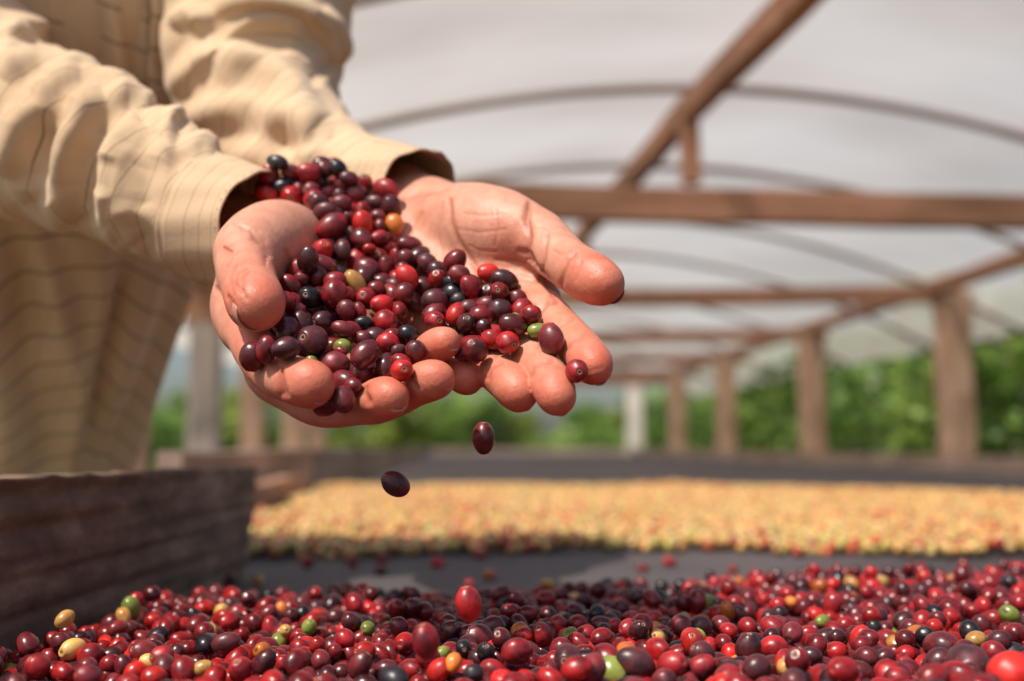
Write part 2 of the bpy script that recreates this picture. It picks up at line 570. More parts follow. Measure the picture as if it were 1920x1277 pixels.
WHERE = [['nearest the camera', 'second from the camera', 'third from the camera', 'fourth from the camera', 'fifth from the camera', 'sixth from the camera', 'seventh from the camera', 'eighth from the camera', 'farthest of the row'],
         ['nearest one', 'second nearest', 'third nearest', 'fourth nearest', 'fifth nearest', 'sixth nearest', 'farthest one'],
         ['leftmost', 'second from left', 'third from left', 'fourth from left', 'fifth from left', 'sixth from left', 'middle one', 'seventh from right', 'fifth from right', 'fourth from right', 'third from right', 'second from right', 'rightmost'],
         ['nearest one', 'second nearest', 'third nearest', 'fourth nearest', 'fifth nearest', 'sixth nearest', 'farthest one']]
WHERE[2][7] = 'sixth from right'
cnt = [0, 0, 0, 0]
for i, (x, y, h, g) in enumerate(TREES):
    t = empty('shrub' if g != 1 else 'tree', (x, y, 0))
    tag(t, TL[g].format(WHERE[g][cnt[g]]), 'shrub' if g != 1 else 'tree', ['shrubs right of the shelter', 'trees behind the shrubs', 'bushes at the far end', 'bushes left of the shelter'][g])
    cnt[g] += 1
    c = obj('crown', CROWNS[i % 4], t); c.scale = (h * 1.15, h * 1.15, h); c.rotation_euler.z = tr.uniform(0, 6.28)
    if g == 2 and i % 2:
        c.material_slots[0].link = 'OBJECT'; c.material_slots[0].material = M['leaf2']
    k = obj('trunk', trunk_me[i % 3], t); k.scale = (h * .9, h * .9, h)
# the pale leaning trunk at the right edge
bm = bmesh.new()
add_tube(bm, [(4.0, 6.05, 0), (3.75, 6.0, .9), (3.42, 5.95, 1.55), (3.28, 5.95, 1.9)], [.075, .065, .05, .03], 10)
add_tube(bm, [(3.6, 5.98, 1.25), (3.75, 6.1, 1.6), (3.8, 6.2, 1.9)], [.035, .025, .012], 8)
t = empty('tree', (4.0, 6.05, 0)); tag(t, 'pale leaning bare tree trunk at the right edge just outside the nearest right post', 'tree')
o = bm_obj('trunk', bm, BARK_PALE, t, smooth=True)
o.matrix_parent_inverse = Matrix.Translation((-4.0, -6.05, 0))
c = obj('crown', CROWNS[1], t); c.scale = (1.0, 1.0, .8); c.location = (-.6, 0, 1.15)
# undergrowth below the shrubs
r = np.random.default_rng(77); n = 26000
x = np.concatenate([r.uniform(3.3, 9, n // 2), r.uniform(-14, 14, n // 2)]); y = np.concatenate([r.uniform(3.5, 22, n // 2), r.uniform(21.5, 26, n // 2)])
hh = r.uniform(.15, .8, n); a = r.uniform(0, 3.14, n); w = r.uniform(.03, .09, n)
V = np.stack([np.stack([x - w * np.cos(a), y - w * np.sin(a), 0 * x], -1), np.stack([x + w * np.cos(a), y + w * np.sin(a), 0 * x], -1),
              np.stack([x + r.normal(0, .12, n), y + r.normal(0, .12, n), hh], -1)], 1).reshape(-1, 3)
tag(obj('undergrowth', mesh_np('undergrowth', V, np.arange(n * 3).reshape(n, 3), smooth=False, mat=M['leaf'], col={'hue': np.repeat(r.random(n), 3)})),
    'low weeds and grass under the shrubs', 'undergrowth', kind='stuff')
# ------------------------------------------------------------------ coffee cherries
COLS = {
    'bright red': ((.56, .022, .014), (.34, .012, .012)),
    'red': ((.50, .017, .017), (.15, .009, .013)),
    'crimson': ((.34, .016, .019), (.10, .011, .014)),
    'maroon': ((.200, .021, .025), (.062, .013, .016)),
    'dark purple': ((.110, .020, .024), (.034, .014, .016)),
    'black': ((.024, .017, .021), (.011, .009, .013)),
    'orange': ((.66, .20, .030), (.52, .11, .02)),
    'yellow': ((.62, .38, .11), (.50, .22, .05)),
    'green': ((.27, .31, .055), (.17, .22, .035)),
}


def cherry_mat(name, c1, c2):
    m, N, L, B = new_mat(name.replace(' ', '_') + '_skin')
    tc = N.new("ShaderNodeTexCoord"); oi = N.new("ShaderNodeObjectInfo")
    ad = node(N, "ShaderNodeVectorMath", operation='ADD'); sc = node(N, "ShaderNodeVectorMath", operation='SCALE'); sc.inputs[3].default_value = 7.0
    cb = N.new("ShaderNodeCombineXYZ"); L.new(oi.outputs["Random"], cb.inputs[0]); L.new(oi.outputs["Random"], cb.inputs[1])
    L.new(cb.outputs[0], sc.inputs[0]); L.new(tc.outputs["Object"], ad.inputs[0]); L.new(sc.outputs[0], ad.inputs[1])
    n = node(N, "ShaderNodeTexNoise", Scale=115.0, Detail=4.0, Roughness=.55); L.new(ad.outputs[0], n.inputs["Vector"])
    n2 = node(N, "ShaderNodeTexNoise", Scale=700.0, Detail=3.0); L.new(ad.outputs[0], n2.inputs["Vector"])
    n3 = node(N, "ShaderNodeTexNoise", Scale=260.0, Detail=2.0); L.new(ad.outputs[0], n3.inputs["Vector"])
    c = ramp(N, L, n.outputs[0], [(.36, c2), (.60, c1)])
    mx = N.new("ShaderNodeMix"); mx.data_type = 'RGBA'; L.new(c, mx.inputs[6])
    mx.inputs[7].default_value = (.20, .12, .07, 1)
    sp = ramp(N, L, n2.outputs[0], [(.66, (0, 0, 0)), (.73, (.6, .6, .6))]); L.new(sp, mx.inputs[0])
    hs = N.new("ShaderNodeHueSaturation")
    mr = N.new("ShaderNodeMapRange"); mr.inputs[3].default_value = .70; mr.inputs[4].default_value = 1.3
    L.new(oi.outputs["Random"], mr.inputs[0]); L.new(mr.outputs[0], hs.inputs["Value"])
    L.new(mx.outputs[2], hs.inputs["Color"]); L.new(hs.outputs[0], B.inputs["Base Color"])
    rr = N.new("ShaderNodeMapRange"); rr.inputs[3].default_value = .14; rr.inputs[4].default_value = .42
    L.new(n3.outputs[0], rr.inputs[0]); rn = node(N, "ShaderNodeMath", operation='MULTIPLY_ADD'); rn.inputs[1].default_value = .12; L.new(oi.outputs["Random"], rn.inputs[0]); L.new(rr.outputs[0], rn.inputs[2])
    L.new(rn.outputs[0], B.inputs["Roughness"])
    B.inputs["Specular IOR Level"].default_value = .55
    B.inputs["Subsurface Weight"].default_value = .06
    B.inputs["Subsurface Radius"].default_value = (1, .2, .1)
    B.inputs["Subsurface Scale"].default_value = .002
    bump(N, L, B, n3.outputs[0], .0005, .35)
    return m


CM = {k: cherry_mat(k, *v) for k, v in COLS.items()}
M['calyx'], N_, L_, B_ = new_mat('calyx_scar')
B_.inputs["Roughness"].default_value = .8
_a = node(N_, "ShaderNodeAttribute", attribute_name='pit')
L_.new(ramp(N_, L_, _a.outputs["Fac"], [(0, (.16, .07, .04)), (.5, (.30, .19, .11)), (1, (.025, .015, .012))]), B_.inputs["Base Color"])

# a unit berry: 1 = mean half width; long axis = +z, calyx end at +z
def berry(nu, nv, el_, gx, seed, shape=0.0, groove=.035):
    r = np.random.default_rng(seed)
    th = np.linspace(0, np.pi, nv + 1)[1:-1]; ph = np.arange(nu) * 2 * np.pi / nu
    T, Pp = np.meshgrid(th, ph, indexing='ij')
    x, y, z = np.sin(T) * np.cos(Pp), np.sin(T) * np.sin(Pp), np.cos(T)
    rad = 1 - groove * np.exp(-(x / .16) ** 2) * np.sin(T) ** 1.5
    rad -= .10 * np.exp(-(np.minimum(T, np.pi) / .20) ** 2)                   # dimple at the calyx
    rad += .05 * np.exp(-((T - .36) / .14) ** 2)
    rad -= .05 * np.exp(-((np.pi - T) / .25) ** 2)
    for k in range(5):
        w = r.normal(0, 2.2, 3); rad += .012 * np.sin(x * w[0] + y * w[1] + z * w[2] + r.uniform(0, 6))
    bl = (1 + shape * z)
    Vx = np.stack([x * rad * bl * gx, y * rad * bl / gx, z * rad * el_], -1).reshape(-1, 3)
    V = np.concatenate([[[0, 0, el_ * (.88)]], Vx, [[0, 0, -el_ * .94]]])
    n = len(th)
    i = 1 + np.arange(n * nu).reshape(n, nu)
    Q = np.stack([i[:-1], i[1:], np.roll(i[1:], -1, 1), np.roll(i[:-1], -1, 1)], -1).reshape(-1, 4)
    T1 = np.stack([np.zeros(nu, int), i[0], np.roll(i[0], -1)], -1)
    T2 = np.stack([np.full(nu, len(V) - 1), np.roll(i[-1], -1), i[-1]], -1)
    return V, Q, np.concatenate([T1, T2])


U0 = .0062                                    # mean half width of a cherry in metres
SHAPES = [(1.27, 1.05, .04), (1.18, 1.03, -.03), (1.38, 1.05, .05), (1.10, 1.02, .02), (1.32, 1.08, -.05), (1.22, 1.0, .08)]
BODY, EL = [], []
for s, (e_, g_, sh) in enumerate(SHAPES):
    Vb, Qb, Tb = berry(28, 22, e_, g_, s, sh)
    BODY.append(mesh_np('cherry_body', Vb * U0, [Qb, Tb])); EL.append(e_)
    BODY[-1].materials.append(CM['crimson'])


def calyx_mesh(e_):
    ph = np.arange(14) * 2 * np.pi / 14
    prof = [(.23, -.04, .1), (.225, .025, .3), (.17, .04, .5), (.13, .015, .5), (.09, -.04, 1), (.0, -.05, 1)]
    z0 = e_ * .935
    V, pit = [], []
    for (r_, h_, c_) in prof[:-1]:
        for k, a in enumerate(ph):
            q = r_ * (1 + .07 * math.sin(3 * a + e_ * 9))
            V.append((q * math.cos(a), q * math.sin(a), z0 + h_ + .012 * math.sin(5 * a))); pit.append(c_)
    V.append((0, 0, z0 - .05)); pit.append(1)
    i = np.arange(14 * 5).reshape(5, 14)
    Q = np.stack([i[:-1], np.roll(i[:-1], -1, 1), np.roll(i[1:], -1, 1), i[1:]], -1).reshape(-1, 4)
    T1 = np.stack([i[-1], np.roll(i[-1], -1), np.full(14, 70)], -1)
    return mesh_np('calyx', np.array(V) * U0, [Q, T1], mat=M['calyx'], col={'pit': np.array(pit)})


CAL = [calyx_mesh(e) for e in EL]


def cherry(p, axis, size, colour, label, group, shape=None, parts=True, spin=None):
    """one coffee cherry; axis = direction of its calyx end, size = mean half width in metres"""
    k = int(rng.integers(len(BODY))) if shape is None else shape
    o = bpy.data.objects.new('coffee_cherry', BODY[k])
    q = Vector(axis).normalized().to_track_quat('Z', 'Y')
    q = q @ Quaternion((0, 0, 1), float(rng.uniform(0, 6.28)) if spin is None else spin)
    o.rotation_mode = 'QUATERNION'; o.rotation_quaternion = q
    o.location = p; o.scale = (size / U0,) * 3
    COL.objects.link(o)
    o.material_slots[0].link = 'OBJECT'; o.material_slots[0].material = CM[colour]
    tag(o, label, 'cherry', group)
    if parts:
        c = bpy.data.objects.new('calyx', CAL[k]); COL.objects.link(c); c.parent = o
    return o


WORDS = {'bright red': 'bright red', 'red': 'red', 'crimson': 'crimson', 'maroon': 'dark maroon', 'dark purple': 'purplish black',
         'black': 'black', 'orange': 'orange', 'yellow': 'pale yellow', 'green': 'green'}
NAMES = list(COLS)
PROB = np.array([.07, .18, .28, .26, .12, .05, .010, .010, .010]); PROB /= PROB.sum()


def bed_top(x, y):
    """height of the red heap; -1 where there is none"""
    far = np.interp(x, [-.24, -.17, -.05, .05, .20, .40, .6, 1.2], [.50, .68, .725, .735, .76, .80, .82, .84])
    far = far + .010 * np.sin(x * 31) + .008 * np.sin(x * 77 + 1)
    near_end = np.clip((far - y) / .10, 0, 1)
    left = -.262 + (y - .53) * .15
    z = ZB + .0055 + .014 * near_end + .004 * np.sin(x * 14 + 1) * np.sin(y * 17) + .012 * np.clip((x - .12) / .25, 0, 1) * np.clip((.6 - y) / .3, 0, 1)
    return np.where((y < far) & (x > left), z, -1)


# jittered hexagonal lattice of cherries over the near heap
sp = .0091
pts = []
rows = np.arange(.13, 1.08, sp * .90)
for i, y in enumerate(rows):
    halfw = .30 + y * .62
    xs = np.arange(-.34, min(halfw, .95), sp * 1.04) + (i % 2) * sp * .5
    pts.append(np.stack([xs, np.full_like(xs, y)], -1))
pts = np.concatenate(pts)
pts += rng.normal(0, .0021, pts.shape)
zt = bed_top(pts[:, 0], pts[:, 1])
keep = zt > 0
pts, zt = pts[keep], zt[keep]
P3 = np.column_stack([pts, zt + rng.uniform(-.0045, .0042, len(pts))])
# a few ride on top of the others
ex = P3[rng.random(len(P3)) < .16].copy(); ex[:, :2] += rng.normal(0, .003, (len(ex), 2)); ex[:, 2] += rng.uniform(.006, .0095, len(ex))
P3 = np.concatenate([P3, ex])
SZ = (rng.normal(.0046, .0004, len(P3)) + .0005 * np.clip((.50 - P3[:, 1]) / .12, 0, 1) * np.clip((P3[:, 0] + .05) / .15, 0, 1)).clip(.0036, .0066)
CI = rng.choice(len(NAMES), len(P3), p=PROB)
# neighbours that differ: keep apart a little
for it in range(3):
    order = np.argsort(P3[:, 1])
    A = P3[order]
    for sft in range(1, 85, 1):
        d = A[sft:] - A[:-sft]
        dist = np.linalg.norm(d, axis=1)
        mn = (SZ[order][sft:] + SZ[order][:-sft]) * .97
        hit = (dist < mn) & (dist > 1e-6)
        push = (d / np.maximum(dist, 1e-6)[:, None]) * ((mn - dist) * .22 * hit)[:, None]
        push[:, 2] *= .6
        A[sft:] += push; A[:-sft] -= push
    P3[order] = A
P3[:, 2] = np.clip(P3[:, 2], ZB + SZ * .8, None)

# hand-placed cherries on the bed, read off the photograph: x, y, half length px, colour, label
HERO = [
    (1066, 1236, 31, 'dark purple', 'large dark purplish cherry lying topmost at the bottom edge'),
    (1261, 1246, 32, 'crimson', 'large crimson cherry at the bottom edge right of the dark one'),
    (1815, 1250, 42, 'dark purple', 'biggest blackish purple cherry at the bottom right'),
    (1766, 1214, 36, 'maroon', 'long maroon cherry just behind the biggest dark one'),
    (1718, 1192, 25, 'orange', 'orange red cherry standing out of the heap at right'),
    (1895, 1262, 44, 'bright red', 'bright red cherry cut by the bottom right corner'),
    (1450, 1213, 26, 'red', 'plump scarlet cherry left of the orange one'),
    (850, 1243, 21, 'orange', 'orange yellow cherry beside the black ones at the bottom'),
    (911, 1224, 22, 'black', 'black wrinkled cherry with a grey scar right of the orange one'),
    (869, 1215, 20, 'black', 'small black cherry between the falling ones and the orange one'),
    (888, 1263, 22, 'black', 'black cherry at the bottom edge below the orange one'),
    (828, 1226, 18, 'green', 'yellow green cherry half hidden behind the orange one'),
    (922, 1178, 26, 'maroon', 'dark maroon cherry just right of the falling red one'),
    (843, 1186, 26, 'maroon', 'flat maroon cherry under the falling red one'),
    (344, 1258, 28, 'crimson', 'plump crimson cherry with a pale tip at the bottom left'),
    (282, 1243, 20, 'yellow', 'pale yellow cherry at the bottom left'),
    (378, 1254, 20, 'yellow', 'ochre yellow cherry right of the plump crimson one at bottom left'),
    (290, 1206, 21, 'black', 'blue black cherry behind the yellow one at left'),
    (288, 1270, 24, 'bright red', 'scarlet cherry touching the bottom edge at the left'),
    (451, 1257, 27, 'crimson', 'big dark red cherry at the bottom, right of the ochre one'),
    (121, 1161, 19, 'yellow', 'dull yellow cherry close to the side board'),
    (52, 1205, 18, 'yellow', 'brownish yellow cherry in the corner against the side board'),
    (580, 1176, 19, 'green', 'fresh green cherry left of centre on the heap'),
    (690, 1178, 18, 'green', 'lime green cherry centre left on the heap'),
    (392, 1184, 20, 'yellow', 'long peach yellow cherry on the heap at left'),
    (535, 1182, 15, 'yellow', 'small buff cherry next to the fresh green one'),
    (1543, 1165, 15, 'green', 'vivid green cherry on the heap at right'),
    (1310, 1190, 15, 'green', 'dull green cherry on the shaded heap'),
    (1234, 1195, 19, 'yellow', 'dull ochre cherry on the shaded heap'),
    (1472, 1252, 20, 'yellow', 'yellow cherry between dark ones near the bottom at right'),
    (755, 1182, 14, 'green', 'greenish yellow cherry near the falling pair'),
    (684, 1222, 24, 'bright red', 'shiny scarlet cherry standing up left of the falling pair'),
    (529, 1143, 16, 'orange', 'orange red cherry on the sunlit heap at left'),
    (1830, 1198, 19, 'yellow', 'yellow cherry on the heap at the far right'),
    (1483, 1128, 13, 'orange', 'small orange cherry on the far sunlit heap'),
]
HERO_P = []
for (x, y, a, c, lab) in HERO:
    # find the depth where the ray meets the heap
    Y = .33
    best = None
    for Y in np.linspace(.24, .95, 400):
        p = P(x, y, Y)
        z = float(bed_top(np.array(p.x), np.array(p.y)))
        if z > 0 and p.z <= z + .008:
            best = p; break
    if best is None: best = P(x, y, .5)
    s = a * (best - CAM).length / F / (1.25 if c in ('green', 'yellow', 'orange') else 1.18) * (.9 if c != 'dark purple' else 1)
    HERO_P.append((best, s, c, lab))
HP = np.array([list(h[0]) for h in HERO_P]); HS = np.array([h[1] for h in HERO_P])
dm = np.linalg.norm(P3[:, None, :] - HP[None], axis=2)
ok = (dm > (SZ[:, None] + HS[None]) * .84).all(1)
P3, SZ, CI = P3[ok], SZ[ok], CI[ok]
for (p, s, c, lab) in HERO_P:
    ax = Vector((rng.normal(), rng.normal() - .5, abs(rng.normal()) * .6))
    cherry(p, ax, s, c, lab, 'loose cherries picked out on the red heap')
N_HERO = len(HERO_P)

# strays on the bare mesh between the two heaps
for (x, y, a, c, lab) in [
        (577, 1051, 13, 'red', 'stray red cherry on the bare mesh, the leftmost of the strays in the gap'),
        (662, 1052, 11, 'crimson', 'stray crimson cherry on the mesh, second from the left in the gap'),
        (716, 1047, 11, 'crimson', 'stray cherry on the mesh, upper one of the close pair'),
        (714, 1068, 12, 'maroon', 'stray dark cherry on the mesh, lower one of the close pair'),
        (821, 1056, 12, 'red', 'stray red cherry on the mesh under the falling pair'),
        (899, 1041, 13, 'red', 'stray red cherry touching the near edge of the yellow heap'),
        (918, 1079, 13, 'orange', 'stray orange red cherry on the mesh above the falling red one'),
        (1205, 1069, 12, 'crimson', 'stray crimson cherry on the mesh, left one of the right hand pair'),
        (1256, 1059, 13, 'red', 'stray red cherry on the mesh, right one of the right hand pair'),
        (1374, 1072, 11, 'crimson', 'stray crimson cherry at the far edge of the red heap'),
        (483, 1086, 12, 'yellow', 'stray yellow cherry on the mesh beside the side board'),
        (433, 1083, 12, 'maroon', 'stray dark cherry in the shade of the side board')]:
    Y = .115 * F / (y - 835)
    p = P(x, y, Y); p.z = ZB + .006
    cherry(p, (rng.normal(), rng.normal(), .3), a * Y / F / 1.12, c, lab, 'stray cherries on the bare mesh')


def colour_arrays(ci, n):
    a = np.array([COLS[k][0] for k in NAMES]); b = np.array([COLS[k][1] for k in NAMES])
    t = rng.random((n, 1)); v = rng.uniform(.75, 1.3, (n, 1))
    return (a[ci] * t + b[ci] * (1 - t)) * v


def berry_cloud(name, P_, S_, C_, nu, nv, mat):
    """many berries in one mesh"""
    variants = [berry(nu, nv, e_, g_, 50 + k, sh, .03) for k, (e_, g_, sh) in enumerate(SHAPES)]
    Vs, Qs, Ts, Cs = [], [], [], []; off = 0
    pick = rng.integers(len(variants), size=len(P_))
    for k, (Vb, Qb, Tb) in enumerate(variants):
        m = pick == k
        n = int(m.sum())
        if not n: continue
        q = rng.normal(size=(n, 4)); q /= np.linalg.norm(q, axis=1, keepdims=True)
        w, x, y, z = q.T
        R = np.stack([1 - 2 * (y * y + z * z), 2 * (x * y - z * w), 2 * (x * z + y * w),
                      2 * (x * y + z * w), 1 - 2 * (x * x + z * z), 2 * (y * z - x * w),
                      2 * (x * z - y * w), 2 * (y * z + x * w), 1 - 2 * (x * x + y * y)], -1).reshape(n, 3, 3)
        W = np.einsum('nij,vj->nvi', R, Vb) * S_[m][:, None, None] + P_[m][:, None, :]
        nvb = len(Vb)
        Vs.append(W.reshape(-1, 3))
        base = (off + np.arange(n) * nvb)[:, None, None]
        Qs.append((Qb[None] + base).reshape(-1, 4)); Ts.append((Tb[None] + base).reshape(-1, 3))
        cc = np.repeat(C_[m][:, None, :], nvb, 1)
        cc[:, 0, :] = (.06, .035, .025)
        Cs.append(cc.reshape(-1, 3)); off += n * nvb
    return obj(name, mesh_np(name, np.concatenate(Vs), [np.concatenate(Qs), np.concatenate(Ts)], mat=mat, col={'tone': np.concatenate(Cs)}))


def heap_mat(name, rough=.27):
    m, N, L, B = new_mat(name)
    a = node(N, "ShaderNodeAttribute", attribute_name='tone')
    tc = N.new("ShaderNodeTexCoord")
    n = node(N, "ShaderNodeTexNoise", Scale=140.0, Detail=3.0); L.new(tc.outputs["Object"], n.inputs["Vector"])
    mx = N.new("ShaderNodeMix"); mx.data_type = 'RGBA'; mx.blend_type = 'MULTIPLY'; mx.inputs[0].default_value = 1
    L.new(a.outputs["Color"], mx.inputs[6]); L.new(ramp(N, L, n.outputs[0], [(.35, (.5, .5, .5)), (.62, (1.15, 1.15, 1.15))]), mx.inputs[7])
    L.new(mx.outputs[2], B.inputs["Base Color"])
    B.inputs["Roughness"].default_value = rough
    B.inputs["Specular IOR Level"].default_value = .55
    return m


M['heap'] = heap_mat('cherry_heap_skin')
# the largest-looking ones become things, the rest one mass
NEAR_THINGS = 115
px_, py_, dz_ = proj(P3)
inview = (px_ > -5) & (px_ < 1925) & (py_ > 1000) & (py_ < 1290)
# hidden from view: something nearer covers it; favour the highest and nearest
score = SZ / dz_ + (P3[:, 2] - ZB) * .25
score[~inview] = -1
top = np.argsort(-score)[:NEAR_THINGS]
mask = np.zeros(len(P3), bool); mask[top] = True
ORD = ['leftmost', 'second from the left', 'third from the left', 'fourth from the left', 'fifth from the left', 'sixth from the left',
       'seventh from the left', 'eighth from the left', 'ninth from the left', 'tenth from the left', 'eleventh from the left', 'twelfth from the left',
       'thirteenth from the left', 'fourteenth from the left', 'fifteenth from the left', 'sixteenth from the left']


def ordinals(keys, xs):
    """rank of each item, left to right, among those that share its key"""
    out = [''] * len(keys)
    for k in set(keys):
        ids = [i for i in range(len(keys)) if keys[i] == k]
        ids.sort(key=lambda i: xs[i])
        for r, i in enumerate(ids): out[i] = 'only one' if len(ids) == 1 else ORD[min(r, 15)]
    return out


ids = np.where(mask)[0]
ZN = [(240, 'by the side board'), (520, 'below the near sleeve'), (780, 'below the curled fingers'), (1000, 'around the falling cherries'),
      (1250, 'below the open fingertips'), (1480, 'below the far trees'), (1700, 'near the scarlet one'), (3000, 'in the right corner')]
keys = [(NAMES[CI[i]], next(z for lim, z in ZN if px_[i] < lim)) for i in ids]
for i, k, o_ in zip(ids, keys, ordinals(keys, px_[ids])):
    cherry(P3[i], (rng.normal(), rng.normal() - .3, rng.normal() * .7), SZ[i], k[0],
           WORDS[k[0]] + ' cherry on the heap ' + k[1] + ', ' + o_, 'cherries along the near edge of the red heap')
hp = berry_cloud('cherry_heap', P3[~mask], SZ[~mask], colour_arrays(CI[~mask], int((~mask).sum())), 14, 10, M['heap'])
tag(hp, 'heap of red and maroon coffee cherries spread over the near end of the bed', 'cherries', kind='stuff')
# lower layer that closes the gaps of the heap
under = P3[rng.random(len(P3)) < .55].copy(); under[:, 2] = ZB + .005; under[:, :2] += rng.normal(0, .005, (len(under), 2))

# yellow heap farther off
sp = .0114
pts = []
for i, y in enumerate(np.arange(1.04, 2.75, sp * .88)):
    xs = np.arange(-.34, 2.1, sp) + (i % 2) * sp * .5
    pts.append(np.stack([xs, np.full_like(xs, y)], -1))
pts = np.concatenate(pts) + 0
pts += rng.normal(0, .0035, pts.shape)
x, y = pts.T
nearb = 1.070 + .02 * np.sin(x * 9) + .012 * np.sin(x * 41 + 2)
farb = np.interp(x, [-.3, .6, 1.0, 1.3, 1.7, 2.1], [2.55, 2.5, 2.2, 1.72, 1.35, 1.2]) + .05 * np.sin(x * 13) + rng.normal(0, .03, len(x))
leftb = -.245 - .045 * (y - 1.0) + .02 * np.sin(y * 12)
kp = (y > nearb + rng.normal(0, .006, len(x))) & (y < farb) & (x > leftb + rng.normal(0, .01, len(x)))
pts = pts[kp]
edge = np.clip((pts[:, 1] - 1.04) / .12, 0, 1)
PY = np.column_stack([pts, ZB + .006 + .011 * edge + rng.uniform(-.003, .005, len(pts))])
YC = np.array([(.66, .375, .115), (.62, .285, .085), (.66, .44, .17), (.50, .41, .10), (.60, .12, .04), (.42, .03, .02)])
# red ones gather along the near edge
pr = np.tile(np.array([.40, .24, .20, .09, .045, .025]), (len(PY), 1))
cl = np.sin(pts[:, 0] * 7 + 2 * np.sin(pts[:, 1] * 5)) * np.sin(pts[:, 1] * 9 + 1.5 * np.sin(pts[:, 0] * 6))
pr = pr + np.clip(cl, 0, 1)[:, None] * np.array([-.12, .10, -.05, .0, .10, .06]) + np.clip(-cl, 0, 1)[:, None] * np.array([.1, -.1, .12, .05, -.02, -.02])
PY[:, 2] += .004 * cl * edge
e2 = np.exp(-((pts[:, 1] - 1.05) / .10) ** 2)[:, None]
pr = pr + e2 * np.array([-.05, 0, 0, .10, .10, .05]); pr = np.clip(pr, .0, 1); pr /= pr.sum(1, keepdims=True)
ci = (rng.random((len(PY), 1)) > np.cumsum(pr, 1)).sum(1).clip(0, 5)
CC = YC[ci] * rng.uniform(.8, 1.15, (len(PY), 1))
yp = berry_cloud('yellow_cherries', PY, rng.normal(.0056, .0004, len(PY)), CC, 7, 5, M['heap'])
tag(yp, 'broad band of yellow and orange coffee cherries spread across the bed', 'cherries', kind='stuff')
# ------------------------------------------------------------------ the person's hands and body
def J(px, py, Y, r):
    """a joint: centre seen at (px, py), Y metres away, r photo pixels thick"""
    p = P(px, py, Y)
    dd = (p - CAM).length
    return np.array(p, np.float64), r * dd / F * .985


class Sdf:
    def __init__(self, lo, hi, h):
        self.lo = np.array(lo); self.h = h
        self.n = np.ceil((np.array(hi) - self.lo) / h).astype(int) + 1
        self.ax = [self.lo[i] + h * np.arange(self.n[i]) for i in range(3)]
        self.D = np.full(self.n, 0.05, np.float32)

    def field(self):
        return np.full(self.n, 0.05, np.float32)

    def block(self, lo, hi):
        i0 = np.clip(((lo - self.lo) / self.h).astype(int), 0, self.n - 1)
        i1 = np.clip(((hi - self.lo) / self.h).astype(int) + 2, 1, self.n)
        sl = tuple(slice(a, b) for a, b in zip(i0, i1))
        X = self.ax[0][sl[0]][:, None, None]; Y = self.ax[1][sl[1]][None, :, None]; Z = self.ax[2][sl[2]][None, None, :]
        return sl, X, Y, Z

    @staticmethod
    def smin(a, b, k):
        if k <= 0: return np.minimum(a, b)
        h = np.clip(.5 + .5 * (b - a) / k, 0, 1)
        return b * (1 - h) + a * h - k * h * (1 - h)

    def cone(self, Fd, a, b, k=.004, m=.012, sub=False):
        (pa, ra), (pb, rb) = a, b
        lo = np.minimum(pa - ra, pb - rb) - m; hi = np.maximum(pa + ra, pb + rb) + m
        sl, X, Y, Z = self.block(lo, hi)
        if Fd[sl].size == 0: return
        ba = pb - pa; l2 = ba @ ba
        PX, PY, PZ = X - pa[0], Y - pa[1], Z - pa[2]
        t = np.clip((PX * ba[0] + PY * ba[1] + PZ * ba[2]) / max(l2, 1e-9), 0, 1)
        d = np.sqrt((PX - t * ba[0]) ** 2 + (PY - t * ba[1]) ** 2 + (PZ - t * ba[2]) ** 2) - (ra + (rb - ra) * t)
        if sub:
            Fd[sl] = -self.smin(-Fd[sl], d, k)
        else:
            Fd[sl] = self.smin(Fd[sl], d.astype(np.float32), k)

    def chain(self, joints, k=.003, Fd=None, sub=4):
        Fd = self.field() if Fd is None else Fd
        if len(joints) > 2:
            q = [np.append(p, r) for p, r in joints]
            q = [2 * q[0] - q[1]] + q + [2 * q[-1] - q[-2]]
            out = []
            for i in range(1, len(q) - 2):
                p0, p1, p2, p3 = q[i - 1:i + 3]
                for t in np.arange(sub) / sub:
                    out.append(.5 * (2 * p1 + (p2 - p0) * t + (2 * p0 - 5 * p1 + 4 * p2 - p3) * t * t + (3 * p1 - p0 - 3 * p2 + p3) * t ** 3))
            out.append(q[-2])
            joints = [(o_[:3], o_[3]) for o_ in out]
        for a, b in zip(joints, joints[1:]): self.cone(Fd, a, b, k)
        return Fd

    def ell(self, Fd, c, r, axes, k=.006, m=.015):
        """ellipsoid: centre, three radii, 3x3 rows = axes"""
        R_ = max(r) + m
        sl, X, Y, Z = self.block(c - R_, c + R_)
        q = 0; g = 0
        for i in range(3):
            a = ((X - c[0]) * axes[i][0] + (Y - c[1]) * axes[i][1] + (Z - c[2]) * axes[i][2])
            q = q + (a / r[i]) ** 2; g = g + (a / r[i] ** 2) ** 2
        k0 = np.sqrt(q); k1 = np.sqrt(g) + 1e-9
        d = k0 * (k0 - 1) / k1
        Fd[sl] = self.smin(Fd[sl], d.astype(np.float32), k)

    def mesh(self):
        import openvdb
        g = openvdb.FloatGrid(background=0.05)
        g.copyFromArray(self.D.astype(np.float64))
        pts, tris, quads = g.convertToPolygons(isovalue=0.0, adaptivity=0.0)
        pts = pts * self.h + self.lo
        return pts, quads.astype(np.int32), tris.astype(np.int32)

    def sample(self, p):
        """trilinear-free lookup (nearest) for many points"""
        ij = np.clip(np.round((p - self.lo) / self.h).astype(int), 0, self.n - 1)
        return self.D[ij[:, 0], ij[:, 1], ij[:, 2]]


VOX = 0.0008


def bounds(js, pad=.035):
    c = np.array([j[0] for j in js]); return c.min(0) - pad, c.max(0) + pad


